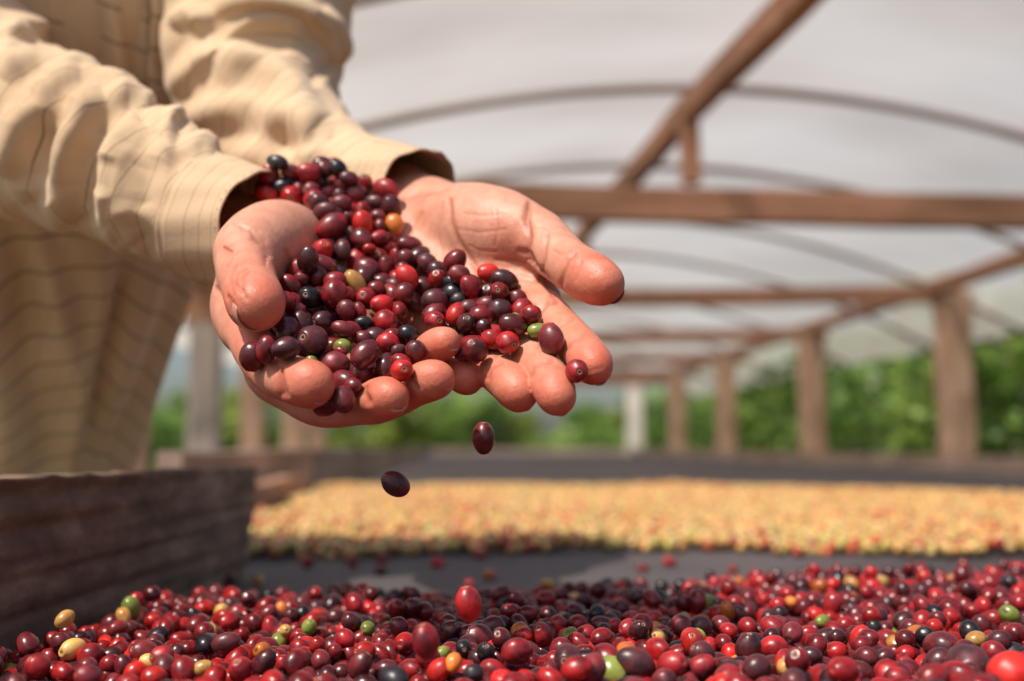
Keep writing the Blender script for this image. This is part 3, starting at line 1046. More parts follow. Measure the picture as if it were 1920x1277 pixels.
# ---- the hand on the left of the picture (the person's right hand)
RH = {
    'wrist': [J(425, 405, .640, 62), J(505, 446, .590, 60)],
    'palm': [  # metacarpals
        [J(520, 455, .570, 60), J(474, 525, .515, 50), J(460, 590, .487, 43)],
        [J(560, 462, .570, 60), J(530, 600, .515, 52), J(515, 700, .488, 48)],
        [J(600, 468, .57, 58), J(590, 600, .525, 52), J(590, 710, .492, 50)],
        [J(640, 478, .575, 54), J(650, 590, .54, 52), J(660, 690, .505, 46)]],
    'thenar': [[J(545, 452, .550, 62), J(505, 452, .520, 56), J(466, 474, .495, 50)]],
    'thumb': [J(466, 468, .494, 52), J(461, 500, .480, 49), J(468, 535, .460, 46.5), J(477, 560, .446, 47), J(482, 573, .437, 46)],
    'index': [J(462, 590, .484, 43), J(480, 650, .464, 40.5), J(515, 695, .446, 39), J(545, 711, .433, 37.5), J(572, 718, .425, 38.5), J(587, 722, .421, 36.5)],
    'middle': [J(530, 712, .492, 43), J(592, 751, .482, 43), J(648, 761, .470, 35), J(690, 755, .448, 34), J(715, 747, .433, 34.5), J(734, 746, .424, 32)],
    'ring': [J(600, 715, .495, 43), J(680, 753, .478, 39), J(742, 744, .460, 34), J(780, 725, .440, 31.5), J(803, 714, .433, 32), J(821, 711, .430, 30)],
    'pinky': [J(670, 690, .505, 36), J(740, 690, .485, 32), J(790, 668, .468, 27), J(817, 649, .456, 27), J(837, 642, .450, 25.5)],
}
# ---- the hand on the right of the picture (the person's left hand)
LH = {
    'wrist': [J(700, 330, .680, 66), J(800, 402, .590, 62)],
    'palm': [
        [J(845, 412, .580, 58), J(920, 490, .535, 52), J(988, 562, .508, 44)],
        [J(820, 415, .585, 58), J(870, 510, .540, 54), J(928, 600, .508, 44)],
        [J(795, 420, .585, 56), J(820, 525, .545, 54), J(878, 632, .510, 42)],
        [J(765, 425, .585, 56), J(760, 530, .55, 52), J(828, 645, .518, 36)]],
    'thenar': [[J(840, 412, .567, 56), J(905, 425, .535, 66), J(965, 440, .513, 58)]],
    'thumb': [J(965, 438, .512, 54), J(1010, 446, .502, 50), J(1042, 474, .486, 45), J(1072, 499, .472, 41.5), J(1104, 518, .460, 42.5), J(1133, 533, .450, 38.5)],
    'index': [J(985, 560, .508, 42), J(1022, 590, .486, 39.5), J(1052, 620, .468, 37), J(1082, 649, .451, 35.5), J(1102, 671, .438, 35), J(1116, 690, .430, 30.5)],
    'middle': [J(925, 600, .508, 42), J(966, 645, .478, 37.5), J(997, 675, .458, 35.5), J(1021, 703, .441, 34.5), J(1037, 726, .430, 34), J(1046, 747, .424, 30.5)],
    'ring': [J(872, 632, .510, 40), J(900, 668, .482, 35), J(924, 692, .465, 33), J(948, 712, .450, 33), J(964, 727, .441, 32.5), J(975, 740, .437, 29.5)],
    'pinky': [J(828, 650, .520, 34), J(843, 675, .492, 27.5), J(858, 692, .475, 27), J(869, 703, .464, 27.5), J(877, 711, .460, 25)],
}


def make_hand(Hd, extra):
    js = [j for k in Hd for j in (sum(Hd[k], []) if isinstance(Hd[k][0], list) else Hd[k])]
    lo, hi = bounds(js)
    S = Sdf(lo, hi, VOX)
    palm = S.chain(Hd['wrist'], .012)
    S.cone(palm, Hd['wrist'][-1], Hd['palm'][1][0], .012)
    for ch in Hd['palm']: S.chain(ch, .010, palm)
    for ch in Hd['thenar']: S.chain(ch, .010, palm)
    extra(S, palm)
    tot = palm.copy()
    for f in ('thumb', 'index', 'middle', 'ring', 'pinky'):
        fd = S.chain(Hd[f], .0035)
        joined = Sdf.smin(palm, fd, .007)
        tot = np.minimum(tot, joined) if f == 'thumb' else Sdf.smin(tot, joined, .0005)
    S.D = tot.astype(np.float32)
    return S


def ext_r(S, pd):
    # flesh at the wrist side under the thumb, web between thumb and index
    S.chain([J(480, 520, .50, 40), J(457, 575, .494, 40), J(466, 620, .480, 37)], .008, pd)


def ext_l(S, pd):
    S.chain([J(930, 515, .530, 34), J(975, 522, .515, 27), J(1012, 528, .503, 19)], .006, pd)      # fold of the thumb web
    S.chain([J(950, 548, .520, 26), J(1000, 553, .508, 18), J(1034, 556, .500, 13)], .005, pd)
    S.chain([J(770, 400, .60, 52), J(700, 420, .595, 50), J(700, 520, .575, 50), J(740, 640, .545, 44)], .01, pd)


SR = make_hand(RH, ext_r)
SL = make_hand(LH, ext_l)

# creases: (photo polyline, near depth, far depth, width m, depth m)
CR_R = [
    ([(437, 552), (432, 520), (440, 500)], .40, .50, .0012, .0007),
    ([(452, 545), (440, 530), (446, 510), (462, 502)], .40, .50, .0012, .0009),
    ([(462, 560), (452, 540), (455, 520), (468, 508)], .40, .50, .0011, .0007),
    ([(478, 446), (492, 456), (501, 474), (504, 492)], .40, .54, .0030, .0010),
    ([(455, 430), (480, 436), (497, 452)], .40, .54, .0016, .0004),
    ([(521, 690), (523, 715), (530, 738)], .40, .47, .0018, .0016),
    ([(528, 690), (531, 715), (540, 742)], .40, .47, .0012, .0009),
    ([(490, 640), (486, 670), (478, 690)], .40, .49, .0022, .0010),
    ([(683, 716), (680, 735), (690, 752)], .40, .46, .0020, .0018),
    ([(405, 540), (430, 560), (437, 580)], .40, .52, .0016, .0014),
    ([(500, 700), (470, 660)], .44, .52, .0012, .0004),
    ([(440, 420), (470, 432), (488, 455)], .40, .54, .0012, .0005), ([(425, 500), (436, 480), (450, 470)], .40, .54, .0010, .0005),
    ([(470, 600), (490, 608), (510, 600)], .40, .46, .0008, .0002), ([(535, 470), (550, 500)], .40, .56, .0014, .0006),
    ([(470, 660), (500, 668), (515, 680)], .40, .50, .0011, .0006), ([(455, 640), (465, 660), (482, 672)], .40, .50, .0010, .0005),
    ([(768, 690), (772, 712), (783, 728)], .40, .46, .0013, .0008),
]
CR_L = [
    ([(843, 375), (848, 420), (862, 455), (885, 490), (905, 520)], .40, .60, .0018, .0013),
    ([(993, 385), (988, 410), (992, 440), (988, 470), (998, 495), (1020, 520), (1040, 550)], .40, .60, .0022, .0022),
    ([(975, 470), (990, 480), (1003, 505)], .40, .60, .0020, .0010),
    ([(930, 520), (970, 522), (1010, 530)], .40, .60, .0009, .0004),
    ([(930, 486), (960, 488), (985, 492)], .40, .60, .0014, .0008),
    ([(1012, 525), (1019, 500), (1022, 470), (1027, 440)], .40, .60, .0013, .0009),
    ([(1051, 545), (1057, 515), (1065, 490), (1078, 478)], .40, .60, .0014, .0010),
    ([(1038, 470), (1052, 478), (1070, 470)], .40, .60, .0010, .0004),
    ([(1007, 590), (1020, 575), (1030, 566), (1044, 566)], .40, .55, .0016, .0014),
    ([(1000, 575), (985, 590), (975, 610)], .40, .55, .0014, .0008),
    ([(1062, 655), (1075, 640), (1095, 630)], .40, .55, .0013, .0007),
    ([(1035, 625), (1055, 610), (1075, 600)], .40, .55, .0012, .0006),
    ([(1100, 700), (1112, 694), (1130, 690)], .40, .55, .0009, .0003),
    ([(995, 705), (1000, 690), (1015, 680), (1035, 678)], .40, .55, .0015, .0010),
    ([(915, 708), (920, 692), (940, 680)], .40, .55, .0015, .0010),
    ([(760, 470), (770, 430), (790, 400)], .40, .62, .0018, .0006),
    ([(800, 480), (830, 520)], .40, .62, .0018, .0005),
    ([(905, 520), (925, 535), (950, 545), (985, 548)], .40, .62, .0014, .0009), ([(870, 400), (900, 404), (940, 402)], .40, .6, .0011, .0003),
    ([(860, 430), (900, 436), (950, 430)], .40, .6, .0010, .0003), ([(930, 395), (935, 430), (928, 460)], .40, .6, .0009, .0003),
    ([(830, 380), (822, 430), (830, 480), (850, 520)], .40, .62, .0012, .0005), ([(1090, 490), (1082, 508), (1080, 525)], .40, .6, .0010, .0004),
    ([(1010, 650), (1022, 640), (1040, 632)], .40, .6, .0012, .0006), ([(930, 668), (945, 660), (958, 655)], .40, .6, .0012, .0006),
    ([(1000, 430), (1015, 425), (1035, 435)], .40, .6, .0009, .0003), ([(880, 460), (900, 470), (930, 472)], .40, .6, .0009, .0003),
    ([(745, 372), (790, 368), (825, 362), (838, 356)], .5, .64, .0014, .0007),
]


def vnormals(V, Q):
    n = np.zeros_like(V)
    a, b, c = V[Q[:, 0]], V[Q[:, 1]], V[Q[:, 2]]
    fn = np.cross(b - a, c - a)
    for k in range(Q.shape[1]): np.add.at(n, Q[:, k], fn)
    return n / (np.linalg.norm(n, axis=1, keepdims=True) + 1e-12)


def seg_dist(px, py, poly):
    d = np.full(px.shape, 1e9)
    for (x0, y0), (x1, y1) in zip(poly, poly[1:]):
        dx, dy = x1 - x0, y1 - y0
        t = np.clip(((px - x0) * dx + (py - y0) * dy) / (dx * dx + dy * dy), 0, 1)
        d = np.minimum(d, np.hypot(px - x0 - t * dx, py - y0 - t * dy))
    return d


def vnoise(V, f, seed):
    r = np.random.default_rng(seed); s = np.zeros(len(V))
    for k in range(7):
        w = r.normal(0, f, 3); s += np.sin(V @ w + r.uniform(0, 6.28))
    return s / 3.0


def finish_hand(S, Hd, creases, extras_tint=()):
    V, Q, T = S.mesh()
    # relax the voxel stair-steps
    E = np.concatenate([Q[:, [0, 1]], Q[:, [1, 2]], Q[:, [2, 3]], Q[:, [3, 0]]])
    cnt = np.bincount(E.ravel(), minlength=len(V)).astype(float)[:, None]
    for lam in (.5, -.52, .5, -.52, .4):
        s = np.zeros_like(V)
        for k in range(3):
            s[:, k] = np.bincount(E[:, 0], V[E[:, 1], k], len(V)) + np.bincount(E[:, 1], V[E[:, 0], k], len(V))
        V = V + lam * (s / np.maximum(cnt, 1) - V)
    N = vnormals(V, Q)
    if np.mean(S.sample(V + N * .003)) < 0:
        Q, T, N = Q[:, ::-1].copy(), T[:, ::-1].copy(), -N
    px, py, dz = proj(V)
    view = (SKIN_CAM - V); view /= np.linalg.norm(view, axis=1, keepdims=True)
    facing = np.einsum('ij,ij->i', N, view) > .22
    disp = np.zeros(len(V)); crease = np.zeros(len(V))
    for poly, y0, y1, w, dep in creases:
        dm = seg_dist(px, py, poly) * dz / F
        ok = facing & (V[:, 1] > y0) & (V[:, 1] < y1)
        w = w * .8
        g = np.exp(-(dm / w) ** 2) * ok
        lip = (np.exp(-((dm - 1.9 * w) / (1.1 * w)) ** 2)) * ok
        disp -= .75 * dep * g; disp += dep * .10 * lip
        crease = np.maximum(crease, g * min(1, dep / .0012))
    disp += .00008 * vnoise(V, 260, 3) + .00022 * vnoise(V, 90, 4)
    V = V + N * disp[:, None]
    # redness of the pads and knuckle folds, paler heel: the colour of the skin itself
    red = np.zeros(len(V))
    for f in ('thumb', 'index', 'middle', 'ring', 'pinky'):
        tip, r = Hd[f][-1]
        d = np.linalg.norm(V - tip, axis=1)
        red = np.maximum(red, np.clip(.95 - d / (r * 5.0), 0, 1))
    for (x, y, Y, rad, a) in extras_tint:
        c = np.array(P(x, y, Y)); d = np.linalg.norm(V - c, axis=1)
        red = np.maximum(red, a * np.clip(1 - d / rad, 0, 1))
    red = np.clip(red + .12 * vnoise(V, 100, 9) + .07 * vnoise(V, 260, 10), 0, 1)
    # a fresh scratch on the thumb knuckle
    sc_ = np.exp(-(seg_dist(px, py, [(421, 463), (428, 467), (434, 470)]) / 3.0) ** 2) * (V[:, 1] < .54) * facing
    red = np.maximum(red, np.clip(.8 * np.exp(-(np.hypot(px - 430, py - 470) / 14) ** 2), 0, 1) * (V[:, 1] < .54) * facing)
    return V, Q, T, red, np.clip(np.where(sc_ > .25, sc_ * 2.2, crease), 0, 2.2)


hR = finish_hand(SR, RH, CR_R, [(430, 580, .48, .03, .3)])
hL = finish_hand(SL, LH, CR_L, [(1000, 500, .51, .035, .75), (780, 430, .56, .03, .35), (985, 560, .50, .03, .5), (900, 600, .50, .03, .4)])


def skin_mat():
    m, N, L, B = new_mat('skin')
    a1 = node(N, "ShaderNodeAttribute", attribute_name='red'); a2 = node(N, "ShaderNodeAttribute", attribute_name='crease')
    tc = N.new("ShaderNodeTexCoord")
    n = node(N, "ShaderNodeTexNoise", Scale=160.0, Detail=6.0); L.new(tc.outputs["Object"], n.inputs["Vector"])
    c1 = ramp(N, L, a1.outputs["Fac"], [(0, (.620, .295, .200)), (.4, (.610, .235, .150)), (1, (.590, .135, .078))])
    mx = N.new("ShaderNodeMix"); mx.data_type = 'RGBA'; mx.blend_type = 'MULTIPLY'; mx.inputs[0].default_value = 1
    L.new(c1, mx.inputs[6])
    L.new(ramp(N, L, n.outputs[0], [(.3, (.93, .82, .80)), (.5, (1, .98, .97)), (.72, (1.06, 1.08, 1.10))]), mx.inputs[7])
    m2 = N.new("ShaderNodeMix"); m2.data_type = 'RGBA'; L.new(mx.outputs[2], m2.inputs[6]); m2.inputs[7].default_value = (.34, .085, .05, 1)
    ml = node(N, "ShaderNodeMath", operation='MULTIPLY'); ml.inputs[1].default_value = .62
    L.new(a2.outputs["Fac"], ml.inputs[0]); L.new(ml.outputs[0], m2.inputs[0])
    L.new(m2.outputs[2], B.inputs["Base Color"])
    nr = node(N, "ShaderNodeTexNoise", Scale=70.0, Detail=4.0); L.new(tc.outputs["Object"], nr.inputs["Vector"])
    mr = N.new("ShaderNodeMapRange"); mr.inputs[3].default_value = .36; mr.inputs[4].default_value = .62
    L.new(nr.outputs[0], mr.inputs[0]); L.new(mr.outputs[0], B.inputs["Roughness"])
    B.inputs["Specular IOR Level"].default_value = .45
    B.inputs["Subsurface Weight"].default_value = .14
    B.inputs["Subsurface Radius"].default_value = (1.0, .35, .2)
    B.inputs["Subsurface Scale"].default_value = .004
    # fine print lines and pores
    v = node(N, "ShaderNodeTexVoronoi", Scale=900.0); v.feature = 'DISTANCE_TO_EDGE'
    L.new(tc.outputs["Object"], v.inputs["Vector"])
    b0 = bump(N, L, B, v.outputs["Distance"], .00026, .45)
    w = node(N, "ShaderNodeTexNoise", Scale=420.0, Detail=5.0); L.new(tc.outputs["Object"], w.inputs["Vector"])
    b1 = bump(N, L, B, w.outputs[0], .0005, .45, b0)
    mp = N.new("ShaderNodeMapping"); mp.inputs["Rotation"].default_value = (.4, .3, .7); mp.inputs["Scale"].default_value = (1, 5, 1)
    L.new(tc.outputs["Object"], mp.inputs[0])
    n8 = node(N, "ShaderNodeTexNoise", Scale=190.0, Detail=3.0, Distortion=1.2); L.new(mp.outputs[0], n8.inputs["Vector"])
    bump(N, L, B, n8.outputs[0], .0006, .35, b1)
    return m


M['skin'] = skin_mat()


def merge(parts):
    Vs, Qs, Ts, R_, C_ = [], [], [], [], []
    o = 0
    for V, Q, T, r, c in parts:
        Vs.append(V); Qs.append(Q + o); Ts.append(T + o); R_.append(r); C_.append(c); o += len(V)
    return np.concatenate(Vs), np.concatenate(Qs), np.concatenate(Ts), np.concatenate(R_), np.concatenate(C_)


V, Q, T, rd, cr = merge([hR, hL])
person = empty('person', (-.30, .90, 0))
tag(person, 'person in a striped tan shirt holding out both open hands full of cherries', 'person')
PL = np.array((-.30, .90, 0))
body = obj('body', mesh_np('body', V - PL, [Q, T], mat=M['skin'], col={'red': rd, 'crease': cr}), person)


# ---- fingernails: thin curved plates seated on the backs of the fingertips
def nail_mat():
    m, N, L, B = new_mat('nail')
    B.inputs["Base Color"].default_value = (.52, .24, .17, 1)
    B.inputs["Roughness"].default_value = .3
    B.inputs["Subsurface Weight"].default_value = .1
    B.inputs["Subsurface Scale"].default_value = .002
    return m


M['nail'] = nail_mat()


def nail(tipj, prevj, back, w=.80, L_=.011, over=.0012, wrap=1.0):
    (t, r), (p, _) = tipj, prevj
    d = (t - p) / np.linalg.norm(t - p)
    b = np.array(back, float); b -= d * (b @ d); b /= np.linalg.norm(b)
    s = np.cross(d, b)
    nu, nv = 18, 14
    V = []
    for lay in (0.0, -.0005):
        for j in range(nv + 1):
            v = j / nv
            z = -L_ + v * (L_ + over) + r * .62
            for i in range(nu + 1):
                u = (i / nu * 2 - 1)
                a = u * wrap * (1 - .10 * (1 - v) ** 2)
                # follow the rounded tip
                rr = math.sqrt(max(r * r - max(z, 0) ** 2 * .55, (r * .55) ** 2)) + .0001 + lay + .0003 * v
                edge = (abs(u) ** 4) * .0005
                round_ = (u * u) * .0022 * (1 if v > .5 else -.6)
                q = t + d * (z - round_ * (1 if v > .5 else -1) * abs(v - .5) * 2) + (b * math.cos(a) + s * math.sin(a) * w * 1.12) * (rr - edge)
                V.append(q)
    n1 = (nu + 1) * (nv + 1)
    i = np.arange(n1).reshape(nv + 1, nu + 1)
    A = np.stack([i[:-1, :-1], i[:-1, 1:], i[1:, 1:], i[1:, :-1]], -1).reshape(-1, 4)
    Bq = A[:, ::-1] + n1
    def strip(e): return np.stack([e[:-1], e[:-1] + n1, e[1:] + n1, e[1:]], -1)
    sides = [strip(i[0]), strip(i[-1][::-1]), strip(i[:, 0][::-1]), strip(i[:, -1])]
    me = mesh_np('fingernail', np.array(V) - PL, np.concatenate([A, Bq] + sides), mat=M['nail'])
    return obj('fingernail', me, body_or_person)


body_or_person = body
away = np.array(_R @ Vector((0, 0, -1))); right_ = np.array(_R @ Vector((1, 0, 0))); up_ = np.array(_R @ Vector((0, 1, 0)))
nail(RH['thumb'][-1], RH['thumb'][-3], -right_ * 1.0 + away * .9 - up_ * .2, L_=.014, w=.9, wrap=1.0)
nail(RH['index'][-1], RH['index'][-3], -up_ * 1.0 + away * .25 - right_ * .3, L_=.012)
nail(RH['middle'][-1], RH['middle'][-3], -up_ * 1.0 + away * .35, L_=.012)
nail(RH['ring'][-1], RH['ring'][-3], -up_ * 1.0 + away * .35, L_=.011)
nail(RH['pinky'][-1], RH['pinky'][-3], -up_ * 1.0 + away * .30, L_=.009)
for f, l_ in (('thumb', .014), ('index', .012), ('middle', .012), ('ring', .012), ('pinky', .009)):
    nail(LH[f][-1], LH[f][-3], away * 1.0 - up_ * (.9 if f != 'thumb' else .3) + right_ * .1, L_=l_)
# ------------------------------------------------------------------ the shirt
def shirt_mat(name, sp_ring, sp_long, w1, w2, dark):
    """tan cotton; 'ring' and 'long' carry cloth coordinates in metres"""
    m, N, L, B = new_mat(name)
    a = node(N, "ShaderNodeAttribute", attribute_name='ring'); b = node(N, "ShaderNodeAttribute", attribute_name='along')
    tc = N.new("ShaderNodeTexCoord")

    def stripe(src, sp, wd):
        d = node(N, "ShaderNodeMath", operation='DIVIDE'); d.inputs[1].default_value = sp; L.new(src, d.inputs[0])
        f = node(N, "ShaderNodeMath", operation='FRACT'); L.new(d.outputs[0], f.inputs[0])
        s = node(N, "ShaderNodeMath", operation='SUBTRACT'); s.inputs[1].default_value = .5; L.new(f.outputs[0], s.inputs[0])
        ab = node(N, "ShaderNodeMath", operation='ABSOLUTE'); L.new(s.outputs[0], ab.inputs[0])
        mr = N.new("ShaderNodeMapRange"); mr.inputs[1].default_value = 0; mr.inputs[2].default_value = wd / sp
        mr.inputs[3].default_value = 1; mr.inputs[4].default_value = 0
        L.new(ab.outputs[0], mr.inputs[0]); return mr.outputs[0]

    s1 = stripe(a.outputs["Fac"], sp_ring, w1)
    out = s1
    if sp_long:
        s2 = stripe(b.outputs["Fac"], sp_long, w2)
        h = node(N, "ShaderNodeMath", operation='MULTIPLY'); h.inputs[1].default_value = .16; L.new(s2, h.inputs[0])
        mxx = node(N, "ShaderNodeMath", operation='MAXIMUM'); L.new(s1, mxx.inputs[0]); L.new(h.outputs[0], mxx.inputs[1]); out = mxx.outputs[0]
    n = node(N, "ShaderNodeTexNoise", Scale=9.0, Detail=5.0); L.new(tc.outputs["Object"], n.inputs["Vector"])
    n5 = node(N, "ShaderNodeTexNoise", Scale=1400.0, Detail=2.0); L.new(tc.outputs["Object"], n5.inputs["Vector"])
    base = ramp(N, L, n.outputs[0], [(.3, (.54, .37, .225)), (.5, (.635, .45, .285)), (.7, (.67, .49, .32))])
    mw = N.new("ShaderNodeMix"); mw.data_type = 'RGBA'; mw.blend_type = 'MULTIPLY'; mw.inputs[0].default_value = .5
    L.new(base, mw.inputs[6]); L.new(ramp(N, L, n5.outputs[0], [(.3, (.82, .82, .82)), (.7, (1.08, 1.08, 1.08))]), mw.inputs[7])
    mx = N.new("ShaderNodeMix"); mx.data_type = 'RGBA'; L.new(mw.outputs[2], mx.inputs[6]); mx.inputs[7].default_value = (*dark, 1)
    k = node(N, "ShaderNodeMath", operation='MULTIPLY'); k.inputs[1].default_value = .85; L.new(out, k.inputs[0]); L.new(k.outputs[0], mx.inputs[0])
    L.new(mx.outputs[2], B.inputs["Base Color"])
    B.inputs["Roughness"].default_value = .9
    B.inputs["Specular IOR Level"].default_value = .2
    B.inputs["Sheen Weight"].default_value = .15
    w = node(N, "ShaderNodeTexNoise", Scale=260.0, Detail=5.0, Roughness=.7); L.new(tc.outputs["Object"], w.inputs["Vector"])
    bump(N, L, B, w.outputs[0], .0010, .30)
    return m


M['sleeve'] = shirt_mat('sleeve_cloth', .0118, 0, .00040, .0006, (.08, .055, .04))
M['cuff'] = shirt_mat('cuff_cloth', .0068, 0, .00028, .0006, (.20, .14, .10))
M['torso'] = shirt_mat('torso_cloth', .0215, .030, .0013, .0016, (.07, .05, .04))
M['thread'], _n, _l, _b = new_mat('thread'); _b.inputs["Base Color"].default_value = (.16, .10, .06, 1); _b.inputs["Roughness"].default_value = .9


def spline(js, n):
    q = np.array([np.append(p, r) for p, r in js])
    q = np.concatenate([[2 * q[0] - q[1]], q, [2 * q[-1] - q[-2]]])
    out = []
    for i in range(1, len(q) - 2):
        p0, p1, p2, p3 = q[i - 1:i + 3]
        for t in np.arange(24) / 24:
            out.append(.5 * (2 * p1 + (p2 - p0) * t + (2 * p0 - 5 * p1 + 4 * p2 - p3) * t * t + (3 * p1 - p0 - 3 * p2 + p3) * t ** 3))
    out.append(q[-2]); out = np.array(out)
    s = np.concatenate([[0], np.cumsum(np.linalg.norm(np.diff(out[:, :3], axis=0), axis=1))])
    t = np.linspace(0, s[-1], n)
    return np.stack([np.interp(t, s, out[:, k]) for k in range(4)], -1), t


def tube_frame(C):
    T = np.gradient(C[:, :3], axis=0); T /= np.linalg.norm(T, axis=1, keepdims=True)
    ref = np.array([0.0, 0.0, 1.0]); Ns = []
    nrm = ref - T[0] * (ref @ T[0]); nrm /= np.linalg.norm(nrm)
    for t in T:
        nrm = nrm - t * (nrm @ t); nrm /= np.linalg.norm(nrm); Ns.append(nrm.copy())
    Ns = np.array(Ns); return T, Ns, np.cross(T, Ns)


def grid_normals(V, closed=True):
    du = np.gradient(V, axis=0)
    dv = (np.roll(V, -1, 1) - np.roll(V, 1, 1)) if closed else np.gradient(V, axis=1)
    n = np.cross(du, dv); return n / (np.linalg.norm(n, axis=-1, keepdims=True) + 1e-12)


def fold_field(V, N, folds, facing_min=-.3):
    """sum of ridges and valleys; each: photo polyline, height (m), half width (m), skew"""
    sh = V.shape[:2]; P_ = V.reshape(-1, 3)
    px, py, dz = proj(P_)
    view = SKIN_CAM - P_; view /= np.linalg.norm(view, axis=1, keepdims=True)
    fc = np.clip(((N.reshape(-1, 3) * view).sum(1) - facing_min) / .35, 0, 1)
    out = np.zeros(len(P_))
    for poly, a, w, skew in folds:
        best = np.full(len(P_), 1e9); side = np.zeros(len(P_)); tt = np.zeros(len(P_))
        L_ = len(poly) - 1
        # smooth the polyline
        pts = np.array(poly, float)
        if len(pts) > 2:
            q = np.concatenate([[2 * pts[0] - pts[1]], pts, [2 * pts[-1] - pts[-2]]]); o_ = []
            for i in range(1, len(q) - 2):
                p0, p1, p2, p3 = q[i - 1:i + 3]
                for t in (0, .25, .5, .75): o_.append(.5 * (2 * p1 + (p2 - p0) * t + (2 * p0 - 5 * p1 + 4 * p2 - p3) * t * t + (3 * p1 - p0 - 3 * p2 + p3) * t ** 3))
            o_.append(q[-2]); pts = np.array(o_)
        n = len(pts) - 1
        for i in range(n):
            x0, y0 = pts[i]; dx, dy = pts[i + 1] - pts[i]
            l2 = dx * dx + dy * dy
            t = np.clip(((px - x0) * dx + (py - y0) * dy) / l2, 0, 1)
            ex, ey = px - x0 - t * dx, py - y0 - t * dy
            d = np.hypot(ex, ey); m = d < best
            best[m] = d[m]; side[m] = np.sign(dx * ey - dy * ex)[m]; tt[m] = ((i + t) / n)[m]
        d = best * dz / F
        ww = w * .88 * np.where(side > 0, 1 + skew, 1 - skew)
        taper = np.clip(np.minimum(tt / .22, (1 - tt) / .25), 0, 1) ** .6
        out += .98 * a * np.exp(-(d / ww) ** 2) * taper * fc
        out -= a * .34 * np.exp(-((d - 2.1 * ww) / (1.0 * ww)) ** 2) * taper * fc
    return out.reshape(sh)


def tube_cloth(name, js, n, nv, folds, mat, parent, noise=.0022, ring0=0.0, warp=.0016, seed=1, flat=1.0, rolls=()):
    C, s = spline(js, n)
    T, A, Bv = tube_frame(C)
    th = np.arange(nv) * 2 * np.pi / nv
    rad = C[:, 3][:, None] * np.ones(nv)
    S_, TH = np.meshgrid(s, th, indexing='ij')
    r = np.random.default_rng(seed)
    # soft rings of gathered cloth that slant around the arm, strongest away from the cuff
    for k in range(9):
        f = r.uniform(90, 210); sl = r.uniform(-1.6, 1.6); ph = r.uniform(0, 6.28); md = int(r.integers(1, 3))
        rad += noise * .38 * np.sin(f * S_ + sl * np.sin(md * TH + ph) * 2 + ph) * (.6 + .4 * np.sin(TH * md + r.uniform(0, 6.28)))
    for (s0, a_, w_, ph) in rolls:
        rad += a_ * np.exp(-((S_ - s0 - .01 * np.sin(TH + ph)) / w_) ** 2)
    e0 = np.clip((s[-1] - S_ - .004) / .030, 0, 1)
    rad = C[:, 3][:, None] * (1 - e0) + rad * e0
    V = C[:, None, :3] + (A[:, None, :] * np.cos(TH)[..., None] + Bv[:, None, :] * np.sin(TH)[..., None] * flat) * rad[..., None]
    N = grid_normals(V)
    if ((N * (V - C[:, None, :3])).sum(-1)).mean() < 0: N = -N
    end_ = np.clip((s[-1] - S_ - .004) / .030, 0, 1)
    h = fold_field(V, N, folds) * end_ if folds else 0
    V = V + N * np.asarray(h)[..., None] if folds else V
    ring = ring0 + S_ + warp * np.sin(TH * 2 + 1) + warp * .3 * np.sin(S_ * 40 + TH * 2) + (np.asarray(h) * .25 if folds else 0)
    V = V - PL
    i = np.arange(n * nv).reshape(n, nv)
    Q = np.stack([i[:-1], np.roll(i[:-1], -1, 1), np.roll(i[1:], -1, 1), i[1:]], -1).reshape(-1, 4)
    me = mesh_np(name, V.reshape(-1, 3), Q, mat=mat, col={'ring': ring.ravel(), 'along': (TH * .04).ravel()})
    return obj(name, me, parent), C, (T, A, Bv)


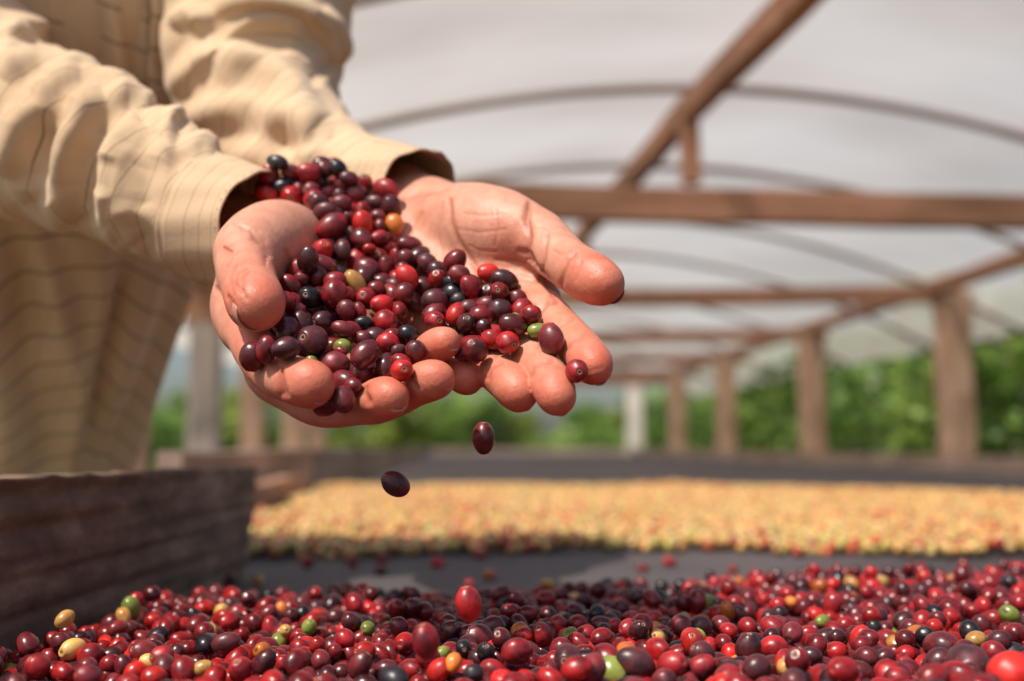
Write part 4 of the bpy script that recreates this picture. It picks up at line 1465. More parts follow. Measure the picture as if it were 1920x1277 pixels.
def cuff(name, c0, c1, r0, r1, parent, tilt=(0, 0, 0), ovals=(1, 1), wav=.0015, seed=0, gap=None, flip=1):
    """a stitched cuff: outer and inner skin joined by a rolled rim"""
    c0, c1 = np.array(c0), np.array(c1)
    ax = (c1 - c0) / np.linalg.norm(c1 - c0)
    L_ = np.linalg.norm(c1 - c0)
    nrm = np.array(tilt, float) if np.linalg.norm(tilt) else ax
    nrm = nrm / np.linalg.norm(nrm)
    r = np.random.default_rng(seed)
    nv = 150
    th = np.arange(nv) * 2 * np.pi / nv
    tiltn = nrm
    # profile: (t along, offset of radius)
    prof = [(-.02, -.0006), (.0, .0010), (.03, .0018), (.07, .0006), (.10, .0004)] + [(t, .0008 + .0006 * math.sin(t * 6)) for t in np.linspace(.16, .90, 14)] + \
           [(.93, .0002), (.955, .0010), (.985, .0012), (1.0, .0006), (1.005, -.0002), (1.0, -.0012), (.97, -.0016)] + [(t, -.0016) for t in np.linspace(.9, .0, 8)]
    V, ring = [], []
    for t, o in prof:
        rr = r0 + (r1 - r0) * t
        w = wav * np.sin(2 * th + 1 + seed) * t + wav * .6 * np.sin(3 * th + 2 * t + seed) + wav * .25 * np.sin(11 * th + 3 * t)
        cc = c0 + ax * L_ * t
        q_ = min(1, max(0, t)); q_ = q_ * q_ * (3 - 2 * q_)
        nrm = ax * (1 - q_) + tiltn * q_; nrm /= np.linalg.norm(nrm)
        a = np.array([0, 0, 1.0]); a -= nrm * (a @ nrm); a /= np.linalg.norm(a); b = np.cross(nrm, a)
        sag = (wav * 2 * np.sin(th * 2 + 2.2) + wav * np.sin(3 * th + .5)) * t
        V.append(cc + (a * ovals[0]) * (np.cos(th) * (rr + o * .55 + w))[:, None] + (b * ovals[1]) * (np.sin(th) * (rr + o * .55 + w))[:, None] + nrm * sag[:, None])
        ring.append(np.full(nv, (L_ * t) + .0034 + .0008 * math.sin(9 * t)) + .0006 * np.sin(th * 3))
    V = np.array(V) - PL; n = len(prof)
    i = np.arange(n * nv).reshape(n, nv)
    Q = np.stack([i[:-1], np.roll(i[:-1], -1, 1), np.roll(i[1:], -1, 1), i[1:]], -1).reshape(-1, 4)
    ob = obj(name, mesh_np(name, V.reshape(-1, 3), Q, mat=M['cuff'], col={'ring': np.array(ring).ravel(), 'along': np.zeros(n * nv)}), parent)
    # topstitching just inside the rim
    rs, rw = prof[21 - 2][0], 0
    k = [j for j, (t, o) in enumerate(prof) if abs(t - .93) < .001][0]
    ringp = V[k] ; cen = ringp.mean(0)
    vs, qs = [], []
    m = 110
    idx = np.linspace(0, nv, m, endpoint=False)
    for q, f in enumerate(idx):
        p = ringp[int(f) % nv] + (ringp[(int(f) + 1) % nv] - ringp[int(f) % nv]) * (f % 1)
        p2 = ringp[int(f + .75) % nv]
        o_ = (p - cen) / np.linalg.norm(p - cen) * .00045; wd = nrm * .00035
        base = len(vs)
        vs += [p + o_ - wd, p2 + o_ - wd, p2 + o_ + wd, p + o_ + wd, p + o_ * 2]
        qs += [[base, base + 1, base + 4], [base + 1, base + 2, base + 4], [base + 2, base + 3, base + 4], [base + 3, base, base + 4]]
    obj('stitching', mesh_np('stitching', np.array(vs), np.array(qs), mat=M['thread']), ob)
    return ob


# ---- torso
def ybase(z): return np.interp(z, [.85, .98, 1.38, 1.5], [1.04, .995, .79, .76])


def onbody(px, py):
    Y = .86
    for _ in range(6): Y = float(ybase(P(px, py, Y).z))
    return P(px, py, Y)


def tz(py): return onbody(200, py).z


_ty = np.array([-260, -120, 0, 200, 420, 540, 650, 760, 885, 1000, 1100])
_tx = np.array([330, 400, 425, 425, 395, 357, 322, 285, 241, 215, 200])
_zr = np.array([tz(y) for y in _ty]); _xr = np.array([onbody(x, y).x for x, y in zip(_tx, _ty)])
_o = np.argsort(_zr); _zr, _xr = _zr[_o], _xr[_o]
_hw = np.interp(_zr, [.85, 1.0, 1.2, 1.36, 1.44, 1.50], [.175, .180, .185, .185, .15, .07])


def torso_pt(phi, z, off=0.0):
    xr = np.interp(z, _zr, _xr); hw = np.interp(z, _zr, _hw)
    cx = xr - hw; dpt = np.interp(z, [.85, 1.1, 1.38, 1.5], [.115, .12, .115, .06])
    return np.stack([cx + (hw + off) * np.sin(phi), ybase(z) - (dpt + off) * np.cos(phi), z + 0 * phi], -1)


nz_, nph = 300, 420
zz = np.linspace(tz(1010), tz(-170), nz_); phs = np.arange(nph) * 2 * np.pi / nph - np.pi
ZZ, PH = np.meshgrid(zz, phs, indexing='ij')
V = torso_pt(PH, ZZ)
N = grid_normals(V)
if (N * (V - V.mean((0, 1)))).sum(-1).mean() < 0: N = -N
TF = [
    ([(215, 470), (200, 560), (165, 700), (140, 800), (125, 900)], .007, .010, .3),
    ([(225, 480), (215, 600), (185, 740), (165, 860)], -.006, .008, 0),
    ([(40, 380), (90, 520), (130, 650), (150, 760)], .006, .013, .2),
    ([(0, 330), (40, 520), (60, 700), (90, 880)], -.005, .016, 0),
    ([(-60, 350), (-20, 560), (0, 760), (10, 900)], .007, .018, 0),
    ([(330, 560), (290, 680), (240, 800), (200, 880)], -.004, .012, 0),
    ([(300, 480), (270, 620), (225, 760)], .004, .012, 0),
    ([(200, -20), (215, 80), (225, 170), (240, 220)], .005, .010, .2),
    ([(245, -20), (250, 100), (262, 200)], -.005, .008, 0),
    ([(320, 0), (315, 60), (312, 150), (305, 200)], -.010, .010, 0),
    ([(345, -10), (350, 40), (365, 80), (385, 60), (380, 20)], .007, .007, 0),
    ([(170, 20), (180, 100), (200, 180)], -.005, .008, 0)]
h = fold_field(V, N, TF)
h = h + .0025 * np.sin(PH * 9 + ZZ * 6) + .0022 * np.sin(PH * 15 - ZZ * 9 + 1)
V = V + N * h[..., None]
fx, _, _ = proj(V.reshape(-1, 3)); fx = fx.reshape(ZZ.shape)
xf = np.interp(ZZ, [tz(900), tz(480), tz(200), tz(0)], [140, 220, 290, 296])
ring = ZZ + .00024 * np.abs(fx - xf) * np.clip((1.2 - ZZ) / .15, -.2, 1) + h * .1
shirt = None
i = np.arange(nz_ * nph).reshape(nz_, nph)
Q = np.stack([i[:-1], np.roll(i[:-1], -1, 1), np.roll(i[1:], -1, 1), i[1:]], -1).reshape(-1, 4)
shirt = obj('shirt', mesh_np('shirt', V.reshape(-1, 3) - PL, Q, mat=M['torso'], col={'ring': ring.ravel(), 'along': (PH * .17).ravel()}), person)
shirt['label'] = 'tan shirt with thin dark stripes'


def strip_on(px_top, px_bot, y0, y1, wpx, off, name):
    """a strip of cloth lying on the torso between two photo heights"""
    n, mcol = 80, 8
    Vv, rg = [], []
    for k in range(n):
        t = k / (n - 1); y = y0 + (y1 - y0) * t; z = tz(y)
        for j in range(mcol + 1):
            x = px_top + (px_bot - px_top) * t + (j / mcol - .5) * wpx
            # find phi whose projection is x
            ph = np.linspace(-1.2, 1.4, 260); pp = torso_pt(ph, np.full_like(ph, z)); qx, _, _ = proj(pp)
            f = np.interp(x, qx, ph)
            e = off - (.0012 if j in (0, mcol) else 0) + .0010 * math.sin(t * 23 + 1) + .0008 * math.sin(t * 51)
            Vv.append(torso_pt(np.array(f), np.array(z), e)); rg.append(z)
    i = np.arange(n * (mcol + 1)).reshape(n, mcol + 1)
    Q = np.stack([i[:-1, :-1], i[:-1, 1:], i[1:, 1:], i[1:, :-1]], -1).reshape(-1, 4)
    o = obj(name, mesh_np(name, np.array(Vv) - PL, Q, mat=M['torso'], col={'ring': np.array(rg), 'along': np.tile(np.linspace(0, .03, mcol + 1), n)}), shirt)
    sm = o.modifiers.new('thick', 'SOLIDIFY'); sm.thickness = .0016; sm.offset = -1
    return o


strip_on(298, 282, -160, 330, 46, .0125, 'placket')
M['button'], _n, _l, _b = new_mat('button'); _b.inputs["Base Color"].default_value = (.09, .06, .045, 1); _b.inputs["Roughness"].default_value = .35
for yb in (-60, 62, 190):
    f = np.interp(293, *(lambda ph: (proj(torso_pt(ph, np.full_like(ph, tz(yb))))[0], ph))(np.linspace(-1.2, 1.4, 260)))
    c = torso_pt(np.array(f), np.array(tz(yb)), .0150)
    bm = bmesh.new()
    bmesh.ops.create_cone(bm, cap_ends=True, segments=20, radius1=.0052, radius2=.0045, depth=.0022)
    nrm = Vector((math.sin(f), -math.cos(f), 0))
    bmesh.ops.transform(bm, matrix=Matrix.Translation(Vector(c - PL)) @ nrm.to_track_quat('Z', 'Y').to_matrix().to_4x4(), verts=bm.verts)
    bm_obj('button', bm, M['button'], shirt, smooth=False)

# ---- near sleeve (the person's right arm)
near = [J(-190, -120, .80, 150), J(-130, 60, .735, 158), J(-60, 180, .690, 158), J(10, 235, .665, 152), J(95, 268, .642, 145), J(180, 300, .622, 137), J(262, 338, .606, 127), J(335, 378, .592, 118), J(385, 404, .583, 110), J(408, 412, .580, 105)]
NF = [
    ([(0, 62), (45, 48), (105, 56), (150, 76)], .007, .008, -.2), ([(150, 78), (160, 50), (140, 10), (110, -10)], .005, .007, .3),
    ([(0, 145), (28, 108), (85, 90), (160, 86)], .007, .008, -.2), ([(10, 98), (60, 80), (120, 76)], -.004, .006, 0),
    ([(85, 140), (130, 118), (178, 120), (204, 150), (206, 164)], .008, .009, -.2), ([(60, 175), (100, 150), (150, 140)], .004, .008, 0),
    ([(200, 186), (240, 168), (272, 182), (280, 200)], .008, .008, -.1),
    ([(272, 228), (300, 213), (322, 224), (328, 238)], .006, .007, 0),
    ([(300, 262), (322, 236), (346, 234), (361, 254)], .007, .007, 0),
    ([(328, 300), (368, 268), (392, 270), (408, 286)], .007, .007, 0),
    ([(50, 200), (30, 280), (8, 330)], .006, .010, .2), ([(70, 205), (52, 290), (34, 350)], -.005, .008, 0),
    ([(112, 185), (64, 232), (46, 300), (60, 380)], .006, .010, .3), ([(140, 190), (100, 240), (82, 310), (92, 380)], -.006, .009, 0),
    ([(200, 180), (155, 212), (122, 290), (122, 366), (140, 420)], .007, .010, .3), ([(222, 200), (180, 240), (150, 310), (148, 380), (165, 430)], -.006, .009, 0),
    ([(280, 232), (236, 298), (226, 340), (234, 400), (262, 450)], .007, .010, .3), ([(262, 225), (215, 260), (196, 320), (198, 400), (215, 450)], .004, .008, .2),
    ([(240, 402), (270, 446), (306, 474)], -.008, .007, 0), ([(255, 392), (288, 430), (322, 462)], .006, .008, 0),
    ([(322, 240), (310, 290), (312, 364), (334, 420), (340, 470)], .006, .009, .3), ([(300, 300), (282, 350), (290, 420), (310, 460)], -.006, .008, 0),
    ([(402, 286), (362, 330), (340, 400)], .005, .008, .2), ([(350, 290), (332, 330), (330, 380)], -.004, .007, 0),
    ([(205, 300), (190, 360)], -.004, .010, 0)]
sl1, C1, fr1 = tube_cloth('sleeve', near, 300, 230, NF, M['sleeve'], shirt, noise=.0014, seed=4)
c_a, c_b = J(381, 408, .584, 1)[0], J(462, 432, .572, 1)[0]
rr = J(398, 415, .582, 115)[1]
axn = np.array((1.0, -.10, -.30)); axn /= np.linalg.norm(axn)
cuff('cuff', c_a, c_b, rr, rr * .955, shirt, tilt=axn, seed=1, wav=.0016)

# ---- far sleeve (the person's left arm)
far = [J(478, -190, .80, 120), J(492, -120, .80, 160), J(488, -20, .785, 164), J(478, 80, .755, 160), J(480, 160, .735, 150), J(510, 235, .705, 134), J(570, 300, .672, 118), J(640, 340, .645, 103), J(700, 358, .625, 97), J(720, 362, .618, 95)]
FF = [
    ([(330, 56), (338, 38), (356, 28), (372, 40), (386, 58)], .007, .008, 0),
    ([(398, 28), (492, 14), (586, 47), (628, 118)], .009, .014, .2), ([(390, 60), (480, 48), (560, 80), (612, 150)], -.008, .012, 0),
    ([(365, 122), (422, 108), (492, 122), (562, 174), (610, 225)], .009, .012, .2), ([(350, 150), (420, 128), (500, 150), (570, 210)], -.005, .008, 0),
    ([(305, 178), (375, 136), (445, 132), (516, 160), (600, 235)], .007, .012, .2), ([(320, 200), (400, 165), (470, 170), (560, 225)], -.006, .011, 0),
    ([(330, 230), (420, 190), (500, 200), (590, 250)], .006, .012, 0), ([(400, 260), (480, 240), (560, 270)], -.004, .010, 0),
    ([(575, 40), (615, 90), (625, 140)], -.008, .010, 0), ([(600, 20), (632, 70), (640, 120)], .006, .009, 0),
    ([(470, 240), (540, 235), (620, 262)], .005, .010, 0), ([(500, 270), (560, 258), (620, 285)], -.003, .008, 0), ([(560, 300), (600, 280), (640, 290)], .003, .006, 0)]
sl2, C2, fr2 = tube_cloth('sleeve', far, 300, 230, FF, M['sleeve'], shirt, noise=.0016, seed=9)
c_a, c_b = J(690, 357, .628, 1)[0], J(793, 374, .590, 1)[0]
rr = J(700, 360, .62, 98)[1]
axn = c_b - c_a; axn = axn / np.linalg.norm(axn) + np.array((.35, .05, -.02)); axn /= np.linalg.norm(axn)
cuff('cuff', c_a, c_b, rr, rr * .97, shirt, tilt=axn, seed=3, wav=.0020)

# ---- the rest of the person: head, neck, forearms inside the sleeves, legs (all outside the frame or under cloth)
S = Sdf((-.78, .42, .0), (.06, 1.15, 1.80), .008)
bd = S.field()
def W(x, y, z, r): return (np.array((x, y, z), float), r)
hx = float(np.interp(1.40, _zr, _xr) - .185) - .05
hb = float(np.interp(.90, _zr, _xr) - .185)
S.chain([W(hb, 1.04, .93, .06), W(hb + .04, .96, 1.10, .06), W(hx, .85, 1.28, .06)], .05, bd)
S.chain([W(hx, .80, 1.30, .065), W(hx - .01, .72, 1.40, .056), W(hx - .02, .67, 1.44, .052)], .04, bd)
S.ell(bd, np.array((hx - .03, .64, 1.485)), (.076, .095, .115), np.eye(3), .02)
S.ell(bd, np.array((hx - .03, .60, 1.43)), (.045, .050, .05), np.eye(3), .03)
S.ell(bd, np.array((hx - .03, .545, 1.475)), (.014, .022, .026), np.eye(3), .014)
for s_ in (-1, 1): S.ell(bd, np.array((hx - .03 + s_ * .078, .65, 1.475)), (.010, .022, .034), np.eye(3), .008)
for s_ in (-1, 1): S.chain([W(hb + s_ * .08, 1.05, .88, .06), W(hb + s_ * .09, 1.02, .50, .050), W(hb + s_ * .10, 1.0, .10, .036), W(hb + s_ * .10, .93, .05, .036)], .02, bd)
for ch, sc_ in ((near, .42), (far, .42)):
    S.chain([(p, r * sc_) for p, r in ch[1:-2]], .015, bd)
S.D = bd
Vb, Qb, Tb = S.mesh()
if np.mean(S.sample(Vb + vnormals(Vb, Qb) * .01)) < 0: Qb, Tb = Qb[:, ::-1].copy(), Tb[:, ::-1].copy()
n0 = len(Vb)
HV, HQ, HT, Hr, Hc = merge([hR, hL, (Vb, Qb, Tb, np.full(n0, .25), np.zeros(n0))])
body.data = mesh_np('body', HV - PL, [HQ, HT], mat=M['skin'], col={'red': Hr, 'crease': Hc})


def soft_part(name, chains, ells, mat, k=.03, h=.008, lo=(-.75, .6, 0), hi=(.05, 1.15, 1.86)):
    S = Sdf(lo, hi, h); f = S.field()
    for c in chains: S.chain(c, k, f)
    for c, r in ells: S.ell(f, np.array(c), r, np.eye(3), k)
    S.D = f; V, Q, T = S.mesh()
    if np.mean(S.sample(V + vnormals(V, Q) * .01)) < 0: Q, T = Q[:, ::-1].copy(), T[:, ::-1].copy()
    return obj(name, mesh_np(name, V - PL, [Q, T], mat=mat), person)


M['trousers'], _n, _l, _b = new_mat('trouser_cloth'); _b.inputs["Base Color"].default_value = (.06, .075, .11, 1); _b.inputs["Roughness"].default_value = .9
M['boot'], _n, _l, _b = new_mat('boot_rubber'); _b.inputs["Base Color"].default_value = (.03, .028, .025, 1); _b.inputs["Roughness"].default_value = .6
M['hair'], _n, _l, _b = new_mat('hair'); _b.inputs["Base Color"].default_value = (.022, .015, .011, 1); _b.inputs["Roughness"].default_value = .6
soft_part('trousers', [[W(hb + s * .07, 1.06, .87, .085), W(hb + s * .09, 1.02, .52, .075), W(hb + s * .10, 1.0, .11, .062)] for s in (-1, 1)], [], M['trousers'])
soft_part('boots', [[W(hb + s * .10, 1.0, .13, .056), W(hb + s * .10, .99, .06, .056), W(hb + s * .10, .87, .045, .045)] for s in (-1, 1)], [], M['boot'], h=.006)
soft_part('hair', [], [((hx - .03, .665, 1.52), (.084, .092, .10))], M['hair'], h=.006, lo=(-.9, .4, 1.3), hi=(.05, .9, 1.8))
M['eye'], _n, _l, _b = new_mat('eye'); _b.inputs["Base Color"].default_value = (.03, .02, .015, 1); _b.inputs["Roughness"].default_value = .1
for s_ in (-1, 1):
    soft_part('eye', [], [((hx - .03 + s_ * .030, .552, 1.497), (.013, .008, .007))], M['eye'], h=.002, lo=(hx - .11, .52, 1.46), hi=(hx + .05, .59, 1.54), k=.001)
soft_part('mouth', [], [((hx - .03, .557, 1.433), (.022, .008, .007))], M['skin'], h=.002, lo=(hx - .11, .52, 1.40), hi=(hx + .05, .59, 1.46), k=.001)
# collar
Cn, sn = [], 64
for k, (z, r_) in enumerate([(1.335, .088), (1.355, .080), (1.385, .074), (1.40, .078), (1.375, .092), (1.345, .104)]):
    th = np.arange(sn) * 2 * np.pi / sn
    Cn.append(np.stack([hx + .005 + r_ * np.sin(th), .79 - r_ * np.cos(th), z - .02 * np.cos(th) * (1 if k > 1 else .5)], -1))
Cn = np.array(Cn); i = np.arange(6 * sn).reshape(6, sn)
Q = np.stack([i[:-1], np.roll(i[:-1], -1, 1), np.roll(i[1:], -1, 1), i[1:]], -1).reshape(-1, 4)
obj('collar', mesh_np('collar', Cn.reshape(-1, 3) - PL, Q, mat=M['sleeve'], col={'ring': np.zeros(6 * sn) + .008, 'along': np.zeros(6 * sn)}), shirt)
_ns = near[0][0]; _fs = far[0][0]
yk = soft_part('yoke', [[(_ns + np.array((0, .0, -.01)), .070), W(-.40, .80, 1.345, .075), W(-.30, .80, 1.350, .075), (_fs, .066)],
                        [(near[1][0], .060), (_ns, .070)], [(far[2][0], .05), (_fs, .066)]], [((-.36, .83, 1.33), (.15, .085, .06))],
               M['sleeve'], k=.03, h=.006, lo=(-.75, .5, 1.15), hi=(.05, 1.05, 1.6))
yk.parent = shirt
# ------------------------------------------------------------------ the cherries held in the hands
CROPS = {1: (380, 280), 2: (380, 500), 4: (700, 500)}
# crop, x, y, half length, half width, tilt, colour, (calyx x, y) or None, own label or None
L_B = 'bright red'; L_R = 'red'; L_C = 'crimson'; L_M = 'maroon'; L_D = 'dark purple'; L_K = 'black'
PILE = [
    (1, 530, 105, 72, 45, 15, L_K), (1, 478, 200, 75, 62, 100, L_R), (1, 620, 180, 75, 55, 15, L_M), (1, 570, 255, 75, 55, -20, L_K),
    (1, 780, 200, 88, 60, 15, L_C), (1, 850, 180, 60, 50, 40, L_M), (1, 940, 145, 65, 55, 35, L_K), (1, 915, 235, 57, 50, 0, L_C),
    (1, 1025, 225, 58, 46, 10, L_M), (1, 1140, 240, 64, 62, 40, L_R, (1155, 205)), (1, 1285, 290, 88, 68, 20, L_C), (1, 460, 340, 68, 65, 10, L_B),
    (1, 625, 350, 74, 66, 60, L_B, (640, 368)), (1, 765, 275, 62, 58, 20, L_M, (735, 280)), (1, 880, 310, 60, 56, 0, L_M), (1, 975, 320, 48, 44, 0, L_D),
    (1, 680, 300, 45, 55, 60, L_M), (1, 1075, 325, 86, 62, 38, L_M), (1, 1215, 370, 62, 58, 0, L_D), (1, 775, 400, 82, 66, -20, L_C), (1, 970, 410, 74, 54, 8, L_M),
    (1, 860, 465, 76, 54, -15, L_D), (1, 950, 520, 72, 48, 18, L_K), (1, 1020, 482, 62, 48, 30, L_C), (1, 1125, 430, 66, 48, 5, L_R, (1112, 425)),
    (1, 1155, 530, 78, 68, 80, L_B), (1, 1340, 550, 70, 58, 75, 'orange'), (1, 1255, 490, 55, 48, 10, L_M), (1, 840, 605, 104, 76, -40, L_C),
    (1, 1020, 605, 80, 66, 10, L_M, (1018, 578)), (1, 1240, 545, 58, 42, 90, L_M), (1, 970, 710, 74, 54, 80, L_D), (1, 1218, 655, 66, 48, -20, L_C),
    (1, 1170, 690, 45, 35, 0, L_B), (1, 1312, 645, 56, 38, 5, L_C), (1, 850, 765, 76, 74, 40, L_B, (882, 727)), (1, 1090, 790, 80, 72, 110, L_C),
    (1, 1250, 770, 88, 62, 20, L_R, (1258, 742)), (1, 1300, 712, 58, 44, 30, L_C), (1, 1372, 772, 56, 44, 80, L_C), (1, 580, 810, 100, 78, -15, L_C, (515, 872)),
    (1, 735, 815, 80, 70, 100, L_D), (1, 915, 850, 72, 46, 15, L_K), (1, 1180, 875, 98, 82, 20, L_M), (1, 620, 965, 76, 70, 60, L_C), (1, 800, 905, 74, 64, 100, L_M),
    (1, 910, 935, 92, 60, -10, L_C), (1, 1070, 960, 86, 70, 60, 'yellow'), (1, 1345, 895, 68, 58, 20, L_R), (1, 1440, 885, 76, 66, 45, L_B), (1, 1425, 835, 60, 40, 10, L_M),
    (1, 1030, 880, 45, 34, 10, L_C), (1, 1610, 850, 76, 72, 30, L_D), (1, 1325, 980, 72, 54, 25, L_D), (1, 1800, 905, 76, 58, 25, L_M), (1, 1712, 935, 70, 66, 100, L_C, (1700, 898)),
    (1, 1550, 1000, 94, 60, 20, L_M), (1, 912, 1030, 104, 96, 80, L_C), (1, 757, 1050, 78, 74, 0, L_K, (750, 1036)), (1, 1165, 1040, 84, 66, -38, L_C, (1155, 1022)),
    (1, 1225, 1000, 62, 45, 20, L_C), (1, 1262, 1090, 82, 60, 0, L_R), (1, 1470, 1050, 82, 74, 50, L_D), (1, 1650, 1075, 106, 72, 12, L_D), (1, 1810, 1025, 68, 48, 10, L_K),
    (1, 612, 1095, 82, 58, 10, L_C), (1, 1030, 1040, 50, 44, 60, L_C), (1, 1015, 1130, 76, 58, 80, L_M), (1, 745, 985, 60, 45, 0, L_M), (1, 1385, 1110, 70, 50, 70, L_C),
    (1, 1500, 910, 50, 40, 50, L_M), (1, 700, 920, 55, 50, 0, L_M), (1, 1330, 1060, 50, 40, 20, L_M),
    (2, 685, 392, 92, 70, 75, L_D), (2, 585, 475, 80, 64, 110, L_D), (2, 845, 385, 78, 74, 20, L_D, (795, 398)), (2, 990, 445, 70, 62, 20, L_M),
    (2, 1280, 395, 108, 72, 12, L_R, (1362, 375)), (2, 1637, 380, 86, 66, 5, L_R, (1678, 375)), (2, 1790, 345, 88, 58, 105, L_B), (2, 780, 550, 118, 102, 12, L_D, (733, 530)),
    (2, 985, 562, 82, 46, 5, 'green'), (2, 925, 685, 110, 84, 12, L_M), (2, 975, 598, 48, 32, 20, L_C), (2, 1137, 630, 104, 88, -52, L_M), (2, 1130, 508, 76, 52, 15, L_M),
    (2, 1312, 545, 92, 74, 15, L_R, (1235, 518)), (2, 1290, 705, 82, 58, 75, L_M), (2, 1400, 668, 80, 56, 12, L_R), (2, 1540, 592, 90, 66, 78, L_M), (2, 1422, 788, 84, 74, -20, L_B, (1445, 778)),
    (2, 468, 625, 90, 62, 95, L_C), (2, 578, 622, 100, 74, -15, L_D), (2, 990.5, 930, 112, 74, 78, L_M), (2, 1120, 765, 76, 60, 10, L_M), (2, 1175, 745, 40, 34, 0, L_R),
    (2, 1440, 480, 80, 60, 20, L_K), (2, 1130, 420, 60, 50, 0, L_K), (2, 1090, 335, 60, 50, 80, L_C), (2, 1385, 305, 66, 44, 80, L_C), (2, 770, 650, 50, 36, 20, 'green'), (2, 1060, 850, 60, 55, 0, L_M),
    (2, 1400, 600, 50, 46, 0, L_D), (2, 650, 300, 50, 44, 0, L_M), (2, 550, 360, 50, 60, 80, L_D),
    (4, 712, 190, 74, 66, 60, L_C), (4, 840, 105, 78, 64, 5, L_B), (4, 957, 185, 90, 74, 20, L_D), (4, 610, 210, 72, 62, 10, L_K), (4, 875, 255, 74, 54, 15, L_C, (872, 248)),
    (4, 742, 280, 62, 48, -20, L_R), (4, 787, 302, 88, 54, -18, L_M), (4, 945, 258, 46, 36, 80, L_C), (4, 990, 322, 78, 60, 25, L_M), (4, 900, 400, 108, 72, -14, L_D),
    (4, 625, 280, 66, 48, 25, L_K), (4, 702, 408, 76, 64, 20, L_D, (710, 372)), (4, 1027, 430, 50, 34, 90, 'green'), (4, 1135, 400, 82, 58, 20, L_R, (1188, 412)),
    (4, 1140, 492, 74, 50, -8, 'green'), (4, 1263, 582, 104, 92, 80, L_M), (4, 1453, 732, 88, 70, 80, L_C, (1467, 737)), (4, 990, 555, 86, 76, 95, L_R, (1032, 572)),
    (4, 830, 540, 80, 60, 25, L_R), (4, 720, 600, 98, 78, 55, L_M, (688, 545)), (4, 655, 500, 62, 52, 0, L_D), (4, 600, 590, 58, 50, 0, L_M),
    (4, 800, 440, 55, 45, 0, L_D), (4, 660, 330, 50, 60, 0, L_D),
]
OWN = {
    ('1', 1340): 'orange cherry at the edge of the pile against the open palm',
    ('1', 1070): 'yellow orange cherry in the middle of the pile',
    ('2', 985): 'green cherry wedged between dark ones above the fingertips',
    ('2', 780): 'biggest purplish black cherry with a round scar behind the index fingertip',
    ('2', 468): 'crimson cherry at the near edge of the pile, behind the thumb side fingers',
    ('2', 578): 'two tone cherry lying on the index finger beside the crimson one',
    ('2', 990.5): 'maroon cherry caught between the curled index and middle fingertips',
    ('2', 1422): 'bright red cherry with a black scar resting beside the ring fingertip',
    ('2', 770): 'green cherry almost hidden behind the index fingertip',
    ('4', 1263): 'large blocky maroon cherry on the middle finger of the open hand',
    ('4', 1453): 'cherry about to drop, leaning on the index fingertip of the open hand',
    ('4', 1140): 'mottled green cherry beside the blocky maroon one',
    ('4', 1027): 'green cherry partly hidden at the right end of the pile',
    ('4', 840): 'bright red cherry at the upper right rim of the pile',
    ('1', 912): 'large crimson cherry bulging from the pile next to the yellow orange one',
    ('1', 530): 'black cherry at the very top of the pile beside the cuff',
    ('1', 940): 'round black cherry lying against the far cuff',
}
SURF = np.array([
    (480, 330, .585), (540, 345, .578), (620, 340, .578), (680, 340, .572), (730, 355, .565), (500, 365, .575), (560, 400, .56), (640, 430, .552), (735, 430, .553), (600, 445, .545),
    (650, 480, .530), (720, 500, .533), (530, 495, .510), (580, 520, .505), (620, 560, .487), (700, 560, .500), (760, 545, .510), (805, 510, .528), (860, 545, .512), (925, 530, .522), (960, 550, .508),
    (550, 600, .475), (600, 600, .478), (700, 620, .480), (780, 600, .485), (850, 610, .482), (940, 610, .482), (1005, 608, .478), (1035, 655, .449), (1087, 696, .431),
    (505, 667, .436), (505, 660, .436), (535, 666, .431), (536, 668, .431), (588, 646, .448), (590, 644, .448), (650, 640, .462), (760, 650, .458), (630, 682, .442), (685, 668, .444), (725, 690, .446), (790, 655, .458), (760, 709, .432),
    (643, 748, .432), (890, 660, .458), (965, 648, .464), (925, 645, .47)])


def surf(x, y):
    w = 1.0 / (((SURF[:, 0] - x) ** 2 + (SURF[:, 1] - y) ** 2) + 60) ** 1.6
    return float((w * SURF[:, 2]).sum() / w.sum())


right_v = np.array(_R @ Vector((1, 0, 0))); up_v = np.array(_R @ Vector((0, 1, 0))); fw_v = np.array(_R @ Vector((0, 0, -1)))
pc, pr_, pa, pcol, plab, rays = [], [], [], [], [], []
for e in PILE:
    k, x, y, a, b, ang, col = e[:7]; cal = e[7] if len(e) > 7 else None
    ox, oy = CROPS[k]; s = 1 / 3.756
    X_, Y_ = ox + x * s, oy + y * s
    d = surf(X_, Y_)
    p = P(X_, Y_, d); dist = (p - CAM).length
    c0 = np.array(p)
    if cal is None:
        t = math.radians(ang); sg = rng.choice([-1, 1])
        ax = sg * (right_v * math.cos(t) - up_v * math.sin(t)) + fw_v * abs(rng.normal(.25, .3))
        size = .53 * (a / 1.26 + b) * s * dist / F
    else:
        u = np.array([cal[0] - x, cal[1] - y]) / (.5 * (a + b))
        n2 = min(.97, float(np.hypot(*u))); w = math.sqrt(1 - n2 * n2)
        ax = right_v * u[0] - up_v * u[1] - fw_v * w
        size = (.53 * (a + b) / (1.02 + .14 * n2)) * s * dist / F
    pc.append(c0); pr_.append(size); pa.append(ax); pcol.append(col)
    plab.append(OWN.get((str(k), x))); rays.append(np.array(ray(X_, Y_).normalized()))
NV = len(pc)
# berries behind the visible ones
for i in range(NV):
    if plab[i] and 'hand' in plab[i] or rng.random() < .35: continue
    off = rays[i] * pr_[i] * 1.7 + right_v * rng.normal(0, .003) + up_v * rng.normal(0, .003)
    pc.append(pc[i] + off); pr_.append(.0056); pa.append(rng.normal(size=3)); pcol.append(str(rng.choice([L_C, L_M, L_D, L_M])))
    plab.append(None); rays.append(rays[i])
pc = np.array(pc); pr_ = np.array(pr_); rays = np.array(rays)


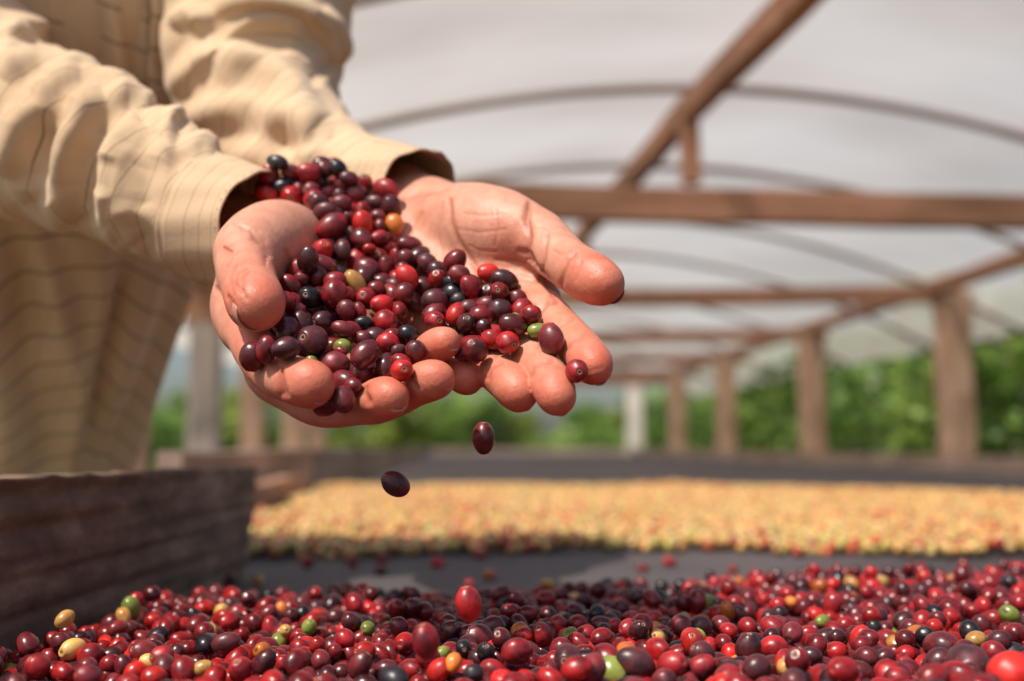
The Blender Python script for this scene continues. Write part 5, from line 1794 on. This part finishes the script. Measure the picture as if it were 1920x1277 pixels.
def hand_d(p):
    d = np.full(len(p), 1.0)
    for S in (SR, SL):
        inside = ((p > S.lo) & (p < S.lo + S.h * (S.n - 1))).all(1)
        q = S.sample(p); d = np.where(inside, np.minimum(d, q), d)
    return d


for it in range(60):
    D = pc[:, None] - pc[None]; dist = np.linalg.norm(D, axis=2) + 1e-9
    mn = (pr_[:, None] + pr_[None]) * 1.03
    over = np.clip(mn - dist, 0, None); np.fill_diagonal(over, 0)
    # slide along the line of sight, keeping the order in depth
    dep = pc @ fw_v
    sgn = np.sign(dep[:, None] - dep[None]) ; sgn[sgn == 0] = 1
    mv = (over * sgn).sum(1) * .22
    front = np.arange(len(pc)) < NV
    mv = np.where(front, np.clip(mv, -.0012, .0008), np.clip(mv, -.0004, .002))
    pc = pc + rays * mv[:, None]
    lat = (D / dist[..., None] * over[..., None]).sum(1) * .04
    pc = pc + np.clip(lat, -.0003, .0003)
    hd = hand_d(pc)
    need = np.clip(pr_ * .90 - hd, 0, .003)
    e_ = .0018
    G = np.stack([hand_d(pc + np.eye(3)[k] * e_) - hand_d(pc - np.eye(3)[k] * e_) for k in range(3)], -1)
    G /= np.linalg.norm(G, axis=1, keepdims=True) + 1e-9
    al = (G * rays).sum(1, keepdims=True)
    G = rays * al * .8 + G * .2                       # mostly along the line of sight
    pc = pc + G * need[:, None] * .6
qx, qy, _ = proj(pc)


def zone(x, y):
    if y < 385: return 'at the top between the cuffs'
    if y < 500: return 'in the stream between the palms'
    if x < 600 and y < 640: return 'beside the near thumb'
    if y > 640: return 'just above the curled fingertips' if x < 860 else 'over the open fingers'
    if x < 760: return 'in the middle of the pile'
    if x < 880: return 'in the middle right of the pile'
    return 'at the right end of the pile'


keys = [(pcol[i], zone(qx[i], qy[i])) if not plab[i] else ('own', i) for i in range(NV)]
for i, o_ in enumerate(ordinals(keys, qx)):
    c = pcol[i]
    lab = plab[i] or (WORDS[c] + ' cherry ' + keys[i][1] + ', ' + o_)  # noqa
    cherry(pc[i], pa[i], pr_[i], c, lab, 'cherries piled in the hands', shape=(3 if len(PILE[i]) > 7 else None))
hd = hand_d(pc)
rest = np.array([i for i in range(NV, len(pc)) if hd[i] > pr_[i] * .75])
ul = berry_cloud('cherries_underneath', pc[rest], pr_[rest], colour_arrays(np.array([NAMES.index(pcol[i]) for i in rest]), len(rest)), 20, 14, M['heap'])
tag(ul, 'dark cherries half hidden underneath the others in the hands', 'cherries', kind='stuff')

# falling ones
for (x, y, Y, a, ang, c, lab, tl) in [
        (907, 822, .45, 28, 88, 'maroon', 'maroon cherry in mid air just below the fingertips', .1),
        (742, 908, .45, 27, 40, 'dark purple', 'dark round cherry in mid air, lower left of the other falling ones', .5),
        (878, 1133, .435, 30, 82, 'red', 'red cherry with a lengthwise seam falling just above the heap', .05),
        (798, 1203, .395, 30, 80, 'crimson', 'crimson upright cherry dropping onto the heap, lowest of the falling ones', .1)]:
    p = P(x, y, Y); t = math.radians(ang)
    ax = -(right_v * math.cos(t) - up_v * math.sin(t)) - fw_v * tl
    cherry(p, ax, a / 1.25 * (p - CAM).length / F, c, lab, 'falling cherries', shape=2, spin=1.57)
